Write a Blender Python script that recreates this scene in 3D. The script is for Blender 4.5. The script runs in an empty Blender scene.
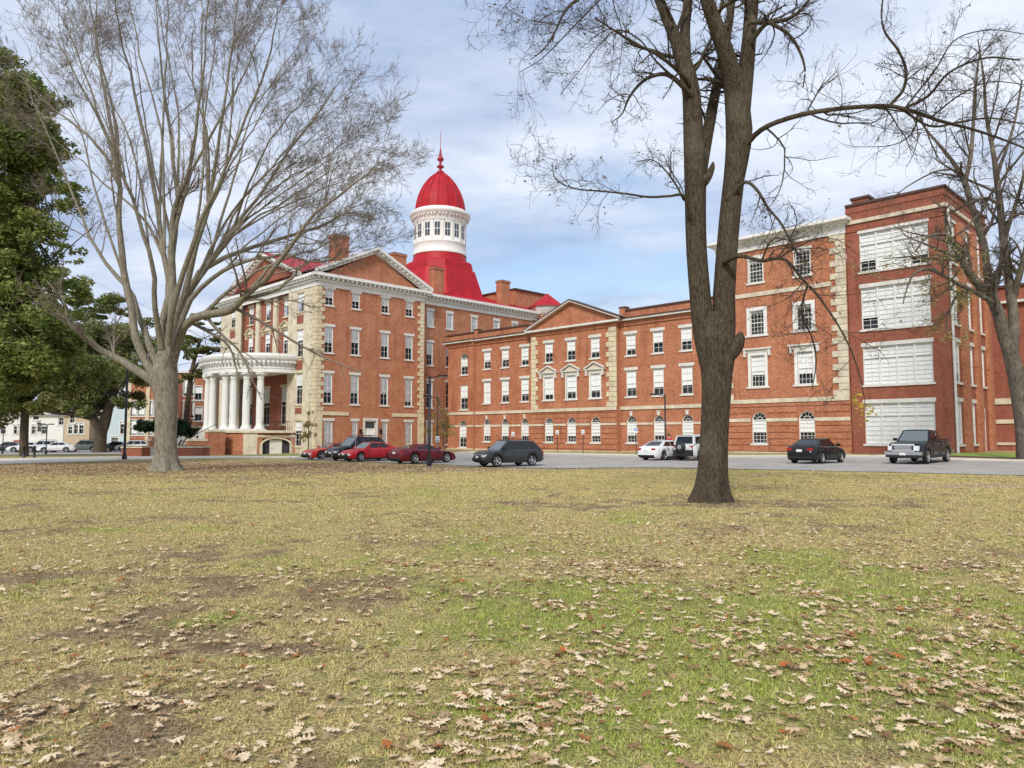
import bpy, math, random
import numpy as np
from mathutils import Matrix, Vector
random.seed(7); rng = np.random.default_rng(11)
S = bpy.context.scene; C = S.collection
# ------------------------------------------------------------------ camera
F = 741.0; TH = math.atan(52/741.0); EYE = 1.6
cam = bpy.data.objects.new('camera', bpy.data.cameras.new('camera')); C.objects.link(cam)
cam.location = (0, 0, EYE); cam.rotation_euler = (math.pi/2+TH, 0, 0)
cam.data.sensor_width = 36; cam.data.lens = F*36/1024
cam.data.clip_start = .1; cam.data.clip_end = 3000; S.camera = cam
S.render.resolution_x = 1024; S.render.resolution_y = 768
def at(px, py, Y):
    x = (px-512)/F; v = (384-py)/F
    d = (x, math.cos(TH)-v*math.sin(TH), math.sin(TH)+v*math.cos(TH)); t = Y/d[1]
    return Vector((d[0]*t, Y, EYE+d[2]*t))
# building frame: +X local = rightwards along the long facades, +Y local = away from the lawn
P1 = Vector((32.156, 54.0, 0)); dA = Vector((-.99, 1, 0)).normalized(); dB = Vector((1, .99, 0)).normalized()
ROT = math.atan2(-dA.y, -dA.x)
def W(a, b, z=0): p = P1+dA*a+dB*b; return Vector((p.x, p.y, z))
CP = [(0,0,0),(0,12,0),(10,20,0),(-10,20,0),(-25,20,0),(25,20,0),(6,30,-.05),(-15,33,-.1),(20,33,0),(-40,40,-.3),
(21,40,0),(17.6,43,0),(10.4,54,-.2),(0,47,-.36),(-9.7,54.6,-.33),(-16,60,-.35),(40,45,.1)]
for a, b, z in [(0,0,.35),(8,0,.2),(18,0,.15),(30,1,0),(45,1,-.1),(57,1,-.05),(60,-2,-.2),(60,-17,-.4),(72,-22,-.6),(90,-20,-.8),(-20,13,.4),(0,13,.4)]:
    p = W(a, b); CP.append((p.x, p.y, z))
CP += [(-60,108,-.7),(-100,130,-.9),(-150,60,-.8),(80,50,.3),(0,160,0),(150,100,0),(-80,-50,0),(80,-50,0)]
CPn = np.array(CP)
def gn(x, y):
    x = np.asarray(x, float); y = np.asarray(y, float)
    n = np.zeros(x.shape); d = np.zeros(x.shape)
    for cx, cy, cz in CP:
        w = 1/((x-cx)**2+(y-cy)**2+4)**1.5
        n += w*cz; d += w
    return n/d
def g(x, y): return float(gn(x, y))
# ------------------------------------------------------------------ materials
def srgb(r, g_, b): 
    f = lambda c: (c/255/12.92 if c/255 <= .04045 else ((c/255+.055)/1.055)**2.4)
    return (f(r), f(g_), f(b), 1)
MATS = {}
def mat(name, col=(.8,.8,.8), rough=.6, metal=0, noise=0, nscale=3, bump=0, bscale=20, spec=.4, coat=0, col2=None, stretch=None):
    if name in MATS: return MATS[name]
    m = bpy.data.materials.new(name); m.use_nodes = True; nt = m.node_tree; N = nt.nodes; L = nt.links
    p = N['Principled BSDF']; p.inputs['Roughness'].default_value = rough; p.inputs['Metallic'].default_value = metal
    p.inputs['Specular IOR Level'].default_value = spec; p.inputs['Coat Weight'].default_value = coat
    p.inputs['Base Color'].default_value = (*col[:3], 1)
    tc = N.new('ShaderNodeTexCoord')
    vec = tc.outputs['Object']
    if stretch:
        mp = N.new('ShaderNodeMapping'); mp.inputs['Scale'].default_value = stretch; L.new(vec, mp.inputs['Vector']); vec = mp.outputs[0]
    if noise or col2:
        n = N.new('ShaderNodeTexNoise'); n.inputs['Scale'].default_value = nscale; n.inputs['Detail'].default_value = 6
        n.inputs['Roughness'].default_value = .65; L.new(vec, n.inputs['Vector'])
        r = N.new('ShaderNodeValToRGB'); r.color_ramp.elements[0].position = .32; r.color_ramp.elements[1].position = .68
        c2 = col2 or tuple(c*(1-noise) for c in col[:3])
        r.color_ramp.elements[0].color = (*c2[:3], 1); r.color_ramp.elements[1].color = (*[min(1, c*(1+noise*.3)) for c in col[:3]], 1)
        L.new(n.outputs['Fac'], r.inputs[0]); L.new(r.outputs[0], p.inputs['Base Color'])
    if bump:
        n2 = N.new('ShaderNodeTexNoise'); n2.inputs['Scale'].default_value = bscale; n2.inputs['Detail'].default_value = 4; L.new(vec, n2.inputs['Vector'])
        b = N.new('ShaderNodeBump'); b.inputs['Strength'].default_value = bump; b.inputs['Distance'].default_value = .05
        L.new(n2.outputs['Fac'], b.inputs['Height']); L.new(b.outputs[0], p.inputs['Normal'])
    MATS[name] = m; return m
def brick(name, c1, c2, mortar, dark, tint=(.62,.30,.19)):
    m = bpy.data.materials.new(name); m.use_nodes = True; nt = m.node_tree; N = nt.nodes; L = nt.links
    p = N['Principled BSDF']; p.inputs['Roughness'].default_value = .85; p.inputs['Specular IOR Level'].default_value = .25
    uv = N.new('ShaderNodeUVMap'); uv.uv_map = 'UVMap'
    br = N.new('ShaderNodeTexBrick'); br.inputs['Scale'].default_value = 1
    br.inputs['Brick Width'].default_value = .23; br.inputs['Row Height'].default_value = .085; br.inputs['Mortar Size'].default_value = .008
    br.inputs['Color1'].default_value = (*c1, 1); br.inputs['Color2'].default_value = (*c2, 1); br.inputs['Mortar'].default_value = (*mortar, 1)
    L.new(uv.outputs[0], br.inputs['Vector'])
    # blotches of cleaner / sootier brick, a brick-sized speckle and rain streaks
    n = N.new('ShaderNodeTexNoise'); n.inputs['Scale'].default_value = .55; n.inputs['Detail'].default_value = 8; n.inputs['Roughness'].default_value = .7
    L.new(uv.outputs[0], n.inputs['Vector'])
    r = N.new('ShaderNodeMapRange'); r.inputs[1].default_value = .35; r.inputs[2].default_value = .7; r.inputs[3].default_value = 0; r.inputs[4].default_value = 1
    L.new(n.outputs['Fac'], r.inputs[0])
    mx = N.new('ShaderNodeMix'); mx.data_type = 'RGBA'; mx.blend_type = 'MULTIPLY'; mx.inputs[7].default_value = (*dark, 1)
    L.new(r.outputs[0], mx.inputs[0]); L.new(br.outputs['Color'], mx.inputs[6])
    mp = N.new('ShaderNodeMapping'); mp.inputs['Scale'].default_value = (4.2, 11, 1); L.new(uv.outputs[0], mp.inputs[0])
    n2 = N.new('ShaderNodeTexNoise'); n2.inputs['Scale'].default_value = 1; n2.inputs['Detail'].default_value = 3; L.new(mp.outputs[0], n2.inputs['Vector'])
    r2 = N.new('ShaderNodeMapRange'); r2.inputs[1].default_value = .52; r2.inputs[2].default_value = .72; r2.inputs[4].default_value = .6
    L.new(n2.outputs['Fac'], r2.inputs[0])
    mx2 = N.new('ShaderNodeMix'); mx2.data_type = 'RGBA'; mx2.inputs[7].default_value = (*tint, 1)
    L.new(r2.outputs[0], mx2.inputs[0]); L.new(mx.outputs[2], mx2.inputs[6])
    mp3 = N.new('ShaderNodeMapping'); mp3.inputs['Scale'].default_value = (1.6, .12, 1); L.new(uv.outputs[0], mp3.inputs[0])
    n3 = N.new('ShaderNodeTexNoise'); n3.inputs['Scale'].default_value = 1; n3.inputs['Detail'].default_value = 5; L.new(mp3.outputs[0], n3.inputs['Vector'])
    r3 = N.new('ShaderNodeMapRange'); r3.inputs[1].default_value = .55; r3.inputs[2].default_value = .75; r3.inputs[4].default_value = .8
    L.new(n3.outputs['Fac'], r3.inputs[0])
    mx3 = N.new('ShaderNodeMix'); mx3.data_type = 'RGBA'; mx3.blend_type = 'MULTIPLY'; mx3.inputs[7].default_value = (.62, .55, .52, 1)
    L.new(r3.outputs[0], mx3.inputs[0]); L.new(mx2.outputs[2], mx3.inputs[6]); L.new(mx3.outputs[2], p.inputs['Base Color'])
    b = N.new('ShaderNodeBump'); b.inputs['Strength'].default_value = .3; b.inputs['Distance'].default_value = .01
    L.new(br.outputs['Fac'], b.inputs['Height']); b.invert = True; L.new(b.outputs[0], p.inputs['Normal'])
    MATS[name] = m; return m
BR = brick('orange brick', (.56,.205,.09), (.36,.105,.05), (.55,.37,.26), (.70,.56,.50), (.66,.36,.22))
BR2 = brick('deep red brick', (.37,.115,.065), (.27,.075,.045), (.36,.20,.15), (.75,.66,.62), (.44,.17,.11))
CREAM = mat('cream limestone', (.72,.62,.42), .8, noise=.32, nscale=1.5, bump=.2)
STONE = mat('pale weathered stone', (.70,.62,.47), .85, noise=.3, nscale=1.2, bump=.2)
WHITE = mat('white paint', (.80,.79,.75), .55, noise=.12, nscale=1.1)
TRIM = mat('off white trim', (.74,.72,.66), .6, noise=.2, nscale=1.6)
BLIND = mat('white roller blind', (.90,.90,.89), .8, noise=.05, nscale=2)
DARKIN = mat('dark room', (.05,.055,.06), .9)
COPE = mat('dark coping', (.10,.055,.045), .7, noise=.3, nscale=3)
METAL_D = mat('black metal', (.012,.012,.014), .4)
CONC = mat('concrete', (.56,.53,.47), .9, noise=.2, nscale=1.5, bump=.15)
RED = mat('red metal roof', (.46,.012,.020), .55, noise=.3, nscale=.9, spec=.3)
GREYM = mat('grey metal', (.35,.36,.37), .5, noise=.1)
def glassmat():
    m = bpy.data.materials.new('window glass'); m.use_nodes = True; nt = m.node_tree; N = nt.nodes; L = nt.links
    N.clear(); o = N.new('ShaderNodeOutputMaterial'); t = N.new('ShaderNodeBsdfTransparent'); t.inputs[0].default_value = (.97,.98,.98,1)
    gl = N.new('ShaderNodeBsdfGlossy'); gl.inputs['Roughness'].default_value = .03
    f = N.new('ShaderNodeFresnel'); f.inputs[0].default_value = 1.22
    nz = N.new('ShaderNodeTexNoise'); nz.inputs['Scale'].default_value = .8
    bp = N.new('ShaderNodeBump'); bp.inputs['Strength'].default_value = .1; bp.inputs['Distance'].default_value = .05
    L.new(nz.outputs[0], bp.inputs['Height']); L.new(bp.outputs[0], gl.inputs['Normal'])
    mx = N.new('ShaderNodeMixShader'); L.new(f.outputs[0], mx.inputs[0]); L.new(t.outputs[0], mx.inputs[1]); L.new(gl.outputs[0], mx.inputs[2]); L.new(mx.outputs[0], o.inputs[0])
    MATS['glass'] = m; return m
GLASS = glassmat()
# ------------------------------------------------------------------ mesh builder
class MB:
    def __init__(s): s.v = []; s.f = []; s.m = []; s.uv = []; s.mats = []; s.M = Matrix.Identity(4); s.sm = []
    def mi(s, m):
        if m not in s.mats: s.mats.append(m)
        return s.mats.index(m)
    def poly(s, pts, m, uv=None, smooth=False):
        i = len(s.v); s.v += [tuple(s.M @ Vector(p)) for p in pts]; s.f.append(tuple(range(i, i+len(pts)))); s.m.append(s.mi(m)); s.sm.append(smooth)
        if uv is None:
            a = Vector(pts[1])-Vector(pts[0]); n = a.cross(Vector(pts[-1])-Vector(pts[0]))
            if abs(n.z) > .9*n.length: uv = [(p[0], p[1]) for p in pts]
            elif abs(n.y) > abs(n.x): uv = [(p[0], p[2]) for p in pts]
            else: uv = [(p[1], p[2]) for p in pts]
        s.uv += uv
    def box(s, x0, x1, y0, y1, z0, z1, m):
        P = [(x0,y0,z0),(x1,y0,z0),(x1,y1,z0),(x0,y1,z0),(x0,y0,z1),(x1,y0,z1),(x1,y1,z1),(x0,y1,z1)]
        for f in ((3,2,1,0),(4,5,6,7),(0,1,5,4),(1,2,6,5),(2,3,7,6),(3,0,4,7)): s.poly([P[k] for k in f], m)
    def grid(s, rows, m, closed=False, smooth=True):
        # rows: list of equal-length rings sharing vertices
        i0 = len(s.v); n = len(rows[0])
        for r in rows: s.v += [tuple(s.M @ Vector(p)) for p in r]
        mi = s.mi(m)
        for j in range(len(rows)-1):
            for k in range(n if closed else n-1):
                k2 = (k+1) % n
                s.f.append((i0+j*n+k, i0+j*n+k2, i0+(j+1)*n+k2, i0+(j+1)*n+k)); s.m.append(mi); s.sm.append(smooth)
                s.uv += [(k*.3, j*.3), (k*.3+.3, j*.3), (k*.3+.3, j*.3+.3), (k*.3, j*.3+.3)]
    def lathe(s, prof, m, n=24, c=(0,0), smooth=True, sx=1, sy=1, a0=0, a1=2*math.pi):
        full = abs(a1-a0-2*math.pi) < 1e-6; k = n if full else n+1
        s.grid([[(c[0]+r*sx*math.cos(a0+(a1-a0)*i/n), c[1]+r*sy*math.sin(a0+(a1-a0)*i/n), z) for i in range(k)] for r, z in prof], m, closed=full, smooth=smooth)
    def tube(s, pts, rad, m, n=8, cap=True):
        pts = [Vector(p) for p in pts]; rows = []; up = Vector((0,0,1))
        if not hasattr(rad, '__len__'): rad = [rad]*len(pts)
        for i, p in enumerate(pts):
            d = (pts[min(i+1, len(pts)-1)]-pts[max(i-1, 0)]).normalized()
            u = d.cross(up); u = u.normalized() if u.length > .05 else Vector((1,0,0)); w = d.cross(u).normalized()
            rows.append([p+(u*math.cos(2*math.pi*k/n)+w*math.sin(2*math.pi*k/n))*rad[i] for k in range(n)])
        s.grid(rows, m, closed=True)
        if cap: s.poly(rows[-1], m); s.poly(list(reversed(rows[0])), m)
    def mesh(s, name):
        me = bpy.data.meshes.new(name); me.from_pydata(s.v, [], s.f)
        for m in s.mats: me.materials.append(m)
        me.polygons.foreach_set('material_index', s.m); me.polygons.foreach_set('use_smooth', s.sm)
        ul = me.uv_layers.new(name='UVMap'); ul.data.foreach_set('uv', [c for t in s.uv for c in t]); me.update(); return me
    def build(s, name, parent=None, M=None):
        return link(name, s.mesh(name), parent, M)
def link(name, data, parent=None, M=None):
    o = bpy.data.objects.new(name, data); C.objects.link(o)
    if parent: o.parent = parent
    if M is not None: o.matrix_basis = M
    return o
def tag(o, label=None, cat=None, group=None, kind=None):
    if label: o['label'] = label
    if cat: o['category'] = cat
    if group: o['group'] = group
    if kind: o['kind'] = kind
    return o
def empty(name, loc, rz=0, **k):
    o = bpy.data.objects.new(name, None); C.objects.link(o); o.location = loc; o.rotation_euler = (0,0,rz); o.empty_display_size = .3
    tag(o, **k); return o
# ------------------------------------------------------------------ windows
WC = {}
def window_meshes(w, h, arch, cols, rows, casing, bl, mid):
    key = (w, h, arch, cols, rows, casing, bl, mid)
    if key in WC: return WC[key]
    hs = h-w/2 if arch else h
    f = MB(); t = .075; d0, d1 = .07, .19
    f.box(-w/2, -w/2+t, d0, d1, 0, hs, WHITE); f.box(w/2-t, w/2, d0, d1, 0, hs, WHITE)
    f.box(-w/2+t, w/2-t, d0, d1, 0, t, WHITE)
    if not arch: f.box(-w/2+t, w/2-t, d0, d1, h-t, h, WHITE)
    if mid: f.box(-w/2+t, w/2-t, d0+.03, d1-.01, hs*mid-.035, hs*mid+.035, WHITE)
    for k in range(1, cols):
        x = -w/2+w*k/cols; f.box(x-.012, x+.012, .13, .165, t, hs, WHITE)
    for k in range(1, rows):
        z = hs*k/rows; f.box(-w/2+t, w/2-t, .128, .162, z-.014, z+.014, WHITE)
    n = 10
    if arch:
        R = w/2; A = [math.pi*k/n for k in range(n+1)]
        for k in range(n):
            a, b = A[k], A[k+1]
            q = lambda r, an, y: (r*math.cos(an), y, hs+r*math.sin(an))
            f.poly([q(R,a,d0),q(R-t,a,d0),q(R-t,b,d0),q(R,b,d0)], WHITE); f.poly([q(R-t,a,d0),q(R-t,a,d1),q(R-t,b,d1),q(R-t,b,d0)], WHITE)
            f.poly([q(R*.42,a,.13),q(R*.36,a,.13),q(R*.36,b,.13),q(R*.42,b,.13)], WHITE)
        f.box(-w/2+t, w/2-t, d0+.02, d1-.015, hs-.04, hs+.04, WHITE)
        for an in (36, 72, 108, 144):
            an = math.radians(an); c, s_ = math.cos(an), math.sin(an); px, pz = -s_*.014, c*.014
            f.poly([(R*.4*c+px,.131,hs+R*.4*s_+pz),(R*.4*c-px,.131,hs+R*.4*s_-pz),(R*c-px,.131,hs+R*s_-pz),(R*c+px,.131,hs+R*s_+pz)], WHITE)
    if casing:
        c = casing
        f.box(-w/2-c, -w/2, -.05, .09, -.02, hs, WHITE); f.box(w/2, w/2+c, -.05, .09, -.02, hs, WHITE); f.box(-w/2-c, w/2+c, -.06, .09, hs, hs+c, WHITE)
    g_ = MB(); pts = [(-w/2+.02,.17,.02),(w/2-.02,.17,.02)]
    if arch: pts += [((w/2-.02)*math.cos(math.pi*k/n), .17, hs+(w/2-.02)*math.sin(math.pi*k/n)) for k in range(n+1)]
    else: pts += [(w/2-.02,.17,h-.02),(-w/2+.02,.17,h-.02)]
    g_.poly(pts, GLASS)
    b = MB()
    for k, fr in enumerate(bl):
        x0 = -w/2+.05+(w-.1)*k/len(bl); x1 = x0+(w-.1)/len(bl)-(.02 if len(bl) > 1 else 0)
        if fr > 0: b.box(x0, x1, .18, .19, max(.02, hs*(1-fr)), hs-.02, BLIND)
    r = (f.mesh('window'), g_.mesh('pane'), b.mesh('blind') if b.v else None)
    WC[key] = r; return r
TM = {}
def trim(kind, w, h, mt):
    key = (kind, round(w,3), round(h,3), mt.name)
    if key in TM: return TM[key]
    m = MB()
    if kind == 'lintel': m.box(-w/2, w/2, -.06, .16, 0, h, mt)
    if kind == 'sill': m.box(-w/2, w/2, -.12, .12, -h, 0, mt)
    if kind == 'keystone': m.poly([(-.12,-.1,0),(.12,-.1,0),(.17,-.1,h),(-.17,-.1,h)], mt); m.poly([(.12,-.1,0),(.12,.1,0),(.17,.1,h),(.17,-.1,h)], mt); m.poly([(-.12,.1,0),(-.12,-.1,0),(-.17,-.1,h),(-.17,.1,h)], mt); m.box(-.2,.2,-.13,.02,h,h+.07,mt)
    if kind == 'hood':
        m.box(-w/2, w/2, -.3, .02, .25, .37, mt); m.box(-w/2+.12, w/2-.12, -.1, .02, 0, .25, mt)
        for s_ in (-1, 1): m.box(s_*(w/2-.2)-.09, s_*(w/2-.2)+.09, -.24, 0.01, -.35, .24, mt)
    if kind == 'gable':
        m.box(-w/2, w/2, -.3, .02, .25, .35, mt); m.box(-w/2+.15, w/2-.15, -.08, .02, 0, .25, mt)
        for s_ in (-1, 1):
            m.box(s_*(w/2-.25)-.1, s_*(w/2-.25)+.1, -.24, .01, -.35, .24, mt)
            P = [(s_*w/2, .35), (s_*w/2, .47), (0, h+.13), (0, h)]
            if s_ > 0: P = P[::-1]
            m.poly([(x,-.32,z) for x,z in P], mt); m.poly([(x,.02,z) for x,z in P[::-1]], mt)
            m.poly([(s_*w/2,-.32,.47),(s_*w/2,.02,.47),(0,.02,h+.13),(0,-.32,h+.13)], mt); m.poly([(s_*w/2,-.32,.35),(0,-.32,h),(0,.02,h),(s_*w/2,.02,.35)], mt)
        m.poly([(-w/2+.3,-.09,.35),(w/2-.3,-.09,.35),(0,-.09,h-.08)], STONE)
    TM[key] = m.mesh({'hood':'window_hood','gable':'window_hood'}.get(kind, kind)); return TM[key]
class Facade:
    """x along the wall, y into the building, z up; T maps facade -> building-local"""
    def __init__(s, parent, T, x0, x1, z0, z1, wallmat, wallmb):
        s.p = parent; s.T = T; s.x0, s.x1, s.z0, s.z1 = x0, x1, z0, z1; s.m = wallmat; s.mb = wallmb; s.h = []
    def win(s, x, z0, w, h, arch=False, cols=2, rows=4, casing=0, bl=(.6,), mid=.5, lintel=None, lw=None, sill=True, trimmat=None, frame=True, key=False):
        s.h.append((x-w/2, x+w/2, z0, z0+h, arch)); tm = trimmat or TRIM
        if not frame: return
        fm, gm, bm = window_meshes(w, h, arch, cols, rows, casing, tuple(bl), mid)
        o = link('window', fm, s.p, s.T @ Matrix.Translation((x, 0, z0)))
        link('pane', gm, o)
        if bm: link('blind', bm, o)
        if sill: link('sill', trim('sill', w+.3+2*casing, .16, tm), o)
        if lintel:
            top = h+casing
            q = link('lintel' if lintel == 'lintel' else 'window_hood', trim(lintel, lw or w+.36, {'lintel':.3,'hood':.3,'gable':1.0}[lintel], tm), o); q.location.z = top
        if key:
            q = link('keystone', trim('keystone', .3, .38, tm), o); q.location.z = h+.02
        return o
    def done(s):
        xs = sorted({s.x0, s.x1}|{round(v, 4) for h in s.h for v in h[:2]}); zs = sorted({s.z0, s.z1}|{round(v, 4) for h in s.h for v in h[2:4]})
        mb = s.mb; old = mb.M; mb.M = s.T
        for i in range(len(xs)-1):
            run = None
            for j in range(len(zs)-1):
                cx, cz = (xs[i]+xs[i+1])/2, (zs[j]+zs[j+1])/2
                hole = any(h[0]-1e-3 < cx < h[1]+1e-3 and h[2] < cz < h[3] for h in s.h)
                if not hole: run = zs[j] if run is None else run
                if run is not None and (hole or j == len(zs)-2):
                    z1 = zs[j] if hole else zs[j+1]
                    mb.poly([(xs[i],0,run),(xs[i+1],0,run),(xs[i+1],0,z1),(xs[i],0,z1)], s.m); run = None
        D = .24
        for x0, x1, z0, z1, arch in s.h:
            w = x1-x0; hs = z1-w/2 if arch else z1; cx = (x0+x1)/2
            mb.poly([(x0,0,z0),(x0,D,z0),(x0,D,hs),(x0,0,hs)], s.m); mb.poly([(x1,D,z0),(x1,0,z0),(x1,0,hs),(x1,D,hs)], s.m)
            mb.poly([(x0,0,z0),(x1,0,z0),(x1,D,z0),(x0,D,z0)], s.m)
            if arch:
                n = 10; A = [(cx+w/2*math.cos(math.pi*k/n), hs+w/2*math.sin(math.pi*k/n)) for k in range(n+1)]
                for k in range(n):
                    a, b = A[k], A[k+1]; mb.poly([(a[0],0,a[1]),(a[0],D,a[1]),(b[0],D,b[1]),(b[0],0,b[1])], s.m)
                    crn = (x1, z1) if k < n/2 else (x0, z1)
                    mb.poly([(crn[0],0,crn[1]),(b[0],0,b[1]),(a[0],0,a[1])], s.m)
            else: mb.poly([(x0,D,z1),(x1,D,z1),(x1,0,z1),(x0,0,z1)], s.m)
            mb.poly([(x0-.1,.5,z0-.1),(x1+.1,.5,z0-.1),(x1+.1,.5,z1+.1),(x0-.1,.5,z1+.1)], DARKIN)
        mb.M = old
def quoin(T, x0, z0, z1, side, parent, m=CREAM, wide=1.2, nar=.75, hh=.5, y=-.1, end=0):
    """alternating long and short blocks; x0 is the corner, side +1 runs right, -1 left"""
    q = MB(); q.M = T; z = z0; k = 0
    while z < z1-.1:
        w = wide if k % 2 == 0 else nar; a, b = sorted((x0-side*end, x0+side*w)); q.box(a, b, y, .02, z, min(z+hh-.04, z1), m); z += hh; k += 1
    return q.build('quoin', parent)
def dentils(mb, x0, x1, y0, y1, z0, z1, m, step=.5, w=.26):
    n = max(1, int((x1-x0)/step))
    for k in range(n):
        x = x0+(x1-x0)*(k+.5)/n; mb.box(x-w/2, x+w/2, y0, y1, z0, z1, m)
def TB(b): return Matrix.Translation((0, b, 0))                                   # facade on plane b, x = -a
def TA(a): return Matrix.Translation((-a, 0, 0)) @ Matrix.Rotation(math.pi/2, 4, 'Z')  # facade on plane a, x = b
def bld(name, label, cat='building'):
    o = empty(name, P1, ROT, label=label, cat=cat); return o
def settle(root, a, b, z):
    """move the building's empty to its own base corner without moving its parts"""
    off = Vector((-a, b, z)); root.location = W(a, b, z)
    for ch in root.children: ch.location -= off if ch.parent_type == 'OBJECT' else 0
rb = lambda *ch: random.choice(ch)
def rustic(mb, x0, x1, z0, z1, holes, m, course=.55, gap=.09, y=-.07):
    z = z0
    while z < z1-.1:
        a, b = z+gap/2, min(z+course-gap/2, z1)
        cuts = sorted([(h[0]-.12, h[1]+.12) for h in holes if h[2] < b and h[3]+.1 > a])
        x = x0
        for c in cuts+[(x1, x1)]:
            if c[0]-x > .1: mb.box(x, c[0], y, .0, a, b, m)
            x = c[1]
        z += course
# ================================================================== BUILDINGS
# ---- F1: tall end block at the right
r = bld('brick_building', 'tall deep red brick end block with big white gridded windows behind the black pickup')
wall = MB(); T = TB(0)
f = Facade(r, T, -7.2, 0, -1.2, 20.1, BR2, wall)
for z0, h, bl in ((.98,3.17,(1,1,1,1)), (5.6,3.02,(1,1,1,1)), (9.98,3.35,(.72,1,1,1)), (14.62,3.12,(.72,1,1,.78))):
    o = f.win(-3.7, z0, 5.0, h, cols=8, rows=9, bl=bl, mid=0, lintel='lintel', lw=5.2)
    m = MB()
    for k in range(1, 4): m.box(-2.5+1.25*k-.06, -2.5+1.25*k+.06, .05, .18, .07, h-.07, WHITE)
    m.box(-2.42, 2.42, .055, .175, h*.70-.04, h*.70+.04, WHITE); m.build('mullion', o)
f.done()
T2 = TA(0)
f = Facade(r, T2, 0, 11.6, -1.2, 20.1, BR2, wall)
for c, w in ((1.5,1.7), (5.1,1.9), (8.45,1.9)):
    for z0, h in ((.98,3.17), (5.6,3.02), (9.98,3.35), (14.62,3.12)):
        if c == 8.45 and z0 < 1: continue
        f.win(c, z0, w, h, cols=3, rows=5, bl=(rb(.75,1,.9),), mid=.5, lintel='lintel', lw=w+.3)
f.h.append((7.7, 9.1, .35, 3.9, False)); f.done()
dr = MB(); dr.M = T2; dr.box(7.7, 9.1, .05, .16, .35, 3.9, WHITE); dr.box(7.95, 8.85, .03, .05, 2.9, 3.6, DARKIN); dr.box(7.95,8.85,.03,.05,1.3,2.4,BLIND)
d_ = dr.build('door', r); hd = MB(); hd.M = T2; hd.tube([(7.85,-.02,1.4),(7.85,-.02,1.65)], .03, METAL_D, 6); hd.build('handle', d_)
pl = MB(); pl.M = T2
for a, b in ((2.55,3.75), (6.2,7.2), (9.75,10.7)): pl.box(a, b, -.32, -.01, -.5, 17.9, BR)
pl.build('pilaster', r)
wall.box(-7.2, 0, 11.6, 11.62, -1.2, 20.1, BR2); wall.box(-7.21, -7.2, 0, 11.6, 15, 20.1, BR2); wall.box(-7.1, -.1, .1, 11.5, 19.0, 19.2, COPE)
wall.build('wall', r)
cr = MB()
for Tt, a, b in ((T, -7.2, .12), (T2, -.12, 11.7)):
    cr.M = Tt; cr.box(a, b, -.14, -.003, 18.62, 18.9, STONE)
    cr.box(a, b, -.08, -.003, 17.98, 18.1, BR2); cr.box(a, b, -.12, .2, 20.1, 20.28, COPE); cr.box(a, b, -.06, -.003, 19.55, 19.68, BR2)
cr.build('cornice', r)
ch = MB(); ch.box(-6.9, -5.6, .6, 1.7, 19.2, 20.75, BR2); ch.box(-7.0, -5.5, .5, 1.8, 20.75, 20.95, COPE); ch.build('chimney', r)
for b in (.3, 11.1):
    dp = MB(); dp.M = T2; dp.tube([(b,-.12,-.3),(b,-.12,18.5)], .1, WHITE, 8); dp.build('downspout', r)
lb = MB()
settle(r, 0, 0, .35)
# ---- F2: quoined block
r = bld('brick_building', 'orange brick block with white cornice and corner quoins, left of the tall end block')
wall = MB(); b0 = -.12; T = TB(b0)
f = Facade(r, T, -18.6, -7.2, -1.2, 18.0, BR, wall)
for c in (-15.0, -10.8):
    f.win(c, 15.1, 1.3, 2.05, cols=4, rows=6, bl=(.12 if c < -12 else .05,), lintel='lintel', casing=.08)
    f.win(c, 10.45, 1.3, 2.15, cols=4, rows=6, bl=(.1,), casing=.3)
    f.win(c, 5.9, 1.3, 2.75, cols=4, rows=6, bl=(.62 if c < -12 else .66,), casing=.26, lintel='hood', lw=2.7)
    f.win(c, .95, 1.35, 2.72, arch=True, cols=4, rows=6, bl=(.55,), mid=.5)
f.done()
rustic(wall, -18.6, -7.2, .2, 4.4, [(h[0], h[1], h[2], h[3]-.4) for h in f.h if h[2] < 2], BR) if 0 else None
ru = MB(); ru.M = T; rustic(ru, -18.6, -7.25, .25, 4.4, [h for h in f.h if h[2] < 2], BR); ru.build('rustication', r)
wall.M = Matrix.Identity(4); wall.box(-18.6, -7.25, 12, 12.01, -1, 18.5, BR); wall.box(-18.61, -18.6, b0, 12, -1, 18.5, BR)
wall.build('wall', r)
bt = MB(); bt.M = T
bt.box(-18.62, -8.45, -.1, -.002, 13.86, 14.22, STONE); bt.build('belt_course', r); bt = MB(); bt.M = T; bt.box(-18.62, -7.25, -.14, -.072, 4.45, 4.8, STONE); bt.build('belt_course', r); bt = MB(); bt.M = T
x = -18.6
for h in sorted(h for h in f.h if h[2] < 2): bt.box(x, h[0]-.06, -.13, -.072, 2.84, 3.12, STONE); x = h[1]+.06
bt.box(x, -7.25, -.13, -.072, 2.84, 3.12, STONE); bt.build('belt_course', r)
quoin(T, -7.25, 4.8, 18.0, -1, r, STONE, 1.25, .8, .53); quoin(T, -18.6, 4.8, 18.0, 1, r, STONE, 1.25, .8, .53)
cr = MB(); cr.M = T; cr.box(-18.9, -7.2, -.15, .1, 18.0, 18.75, WHITE); cr.box(-19.1, -7.0, -.5, .1, 18.75, 18.95, WHITE); cr.box(-19.4, -6.75, -.95, .15, 18.95, 19.2, WHITE)
dentils(cr, -19, -7.2, -.42, -.14, 18.55, 18.75, WHITE, .6, .2)
cr.M = Matrix.Identity(4); cr.box(-19.1,-18.6,b0,12,18.75,19.2,WHITE); cr.build('cornice', r)
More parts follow.
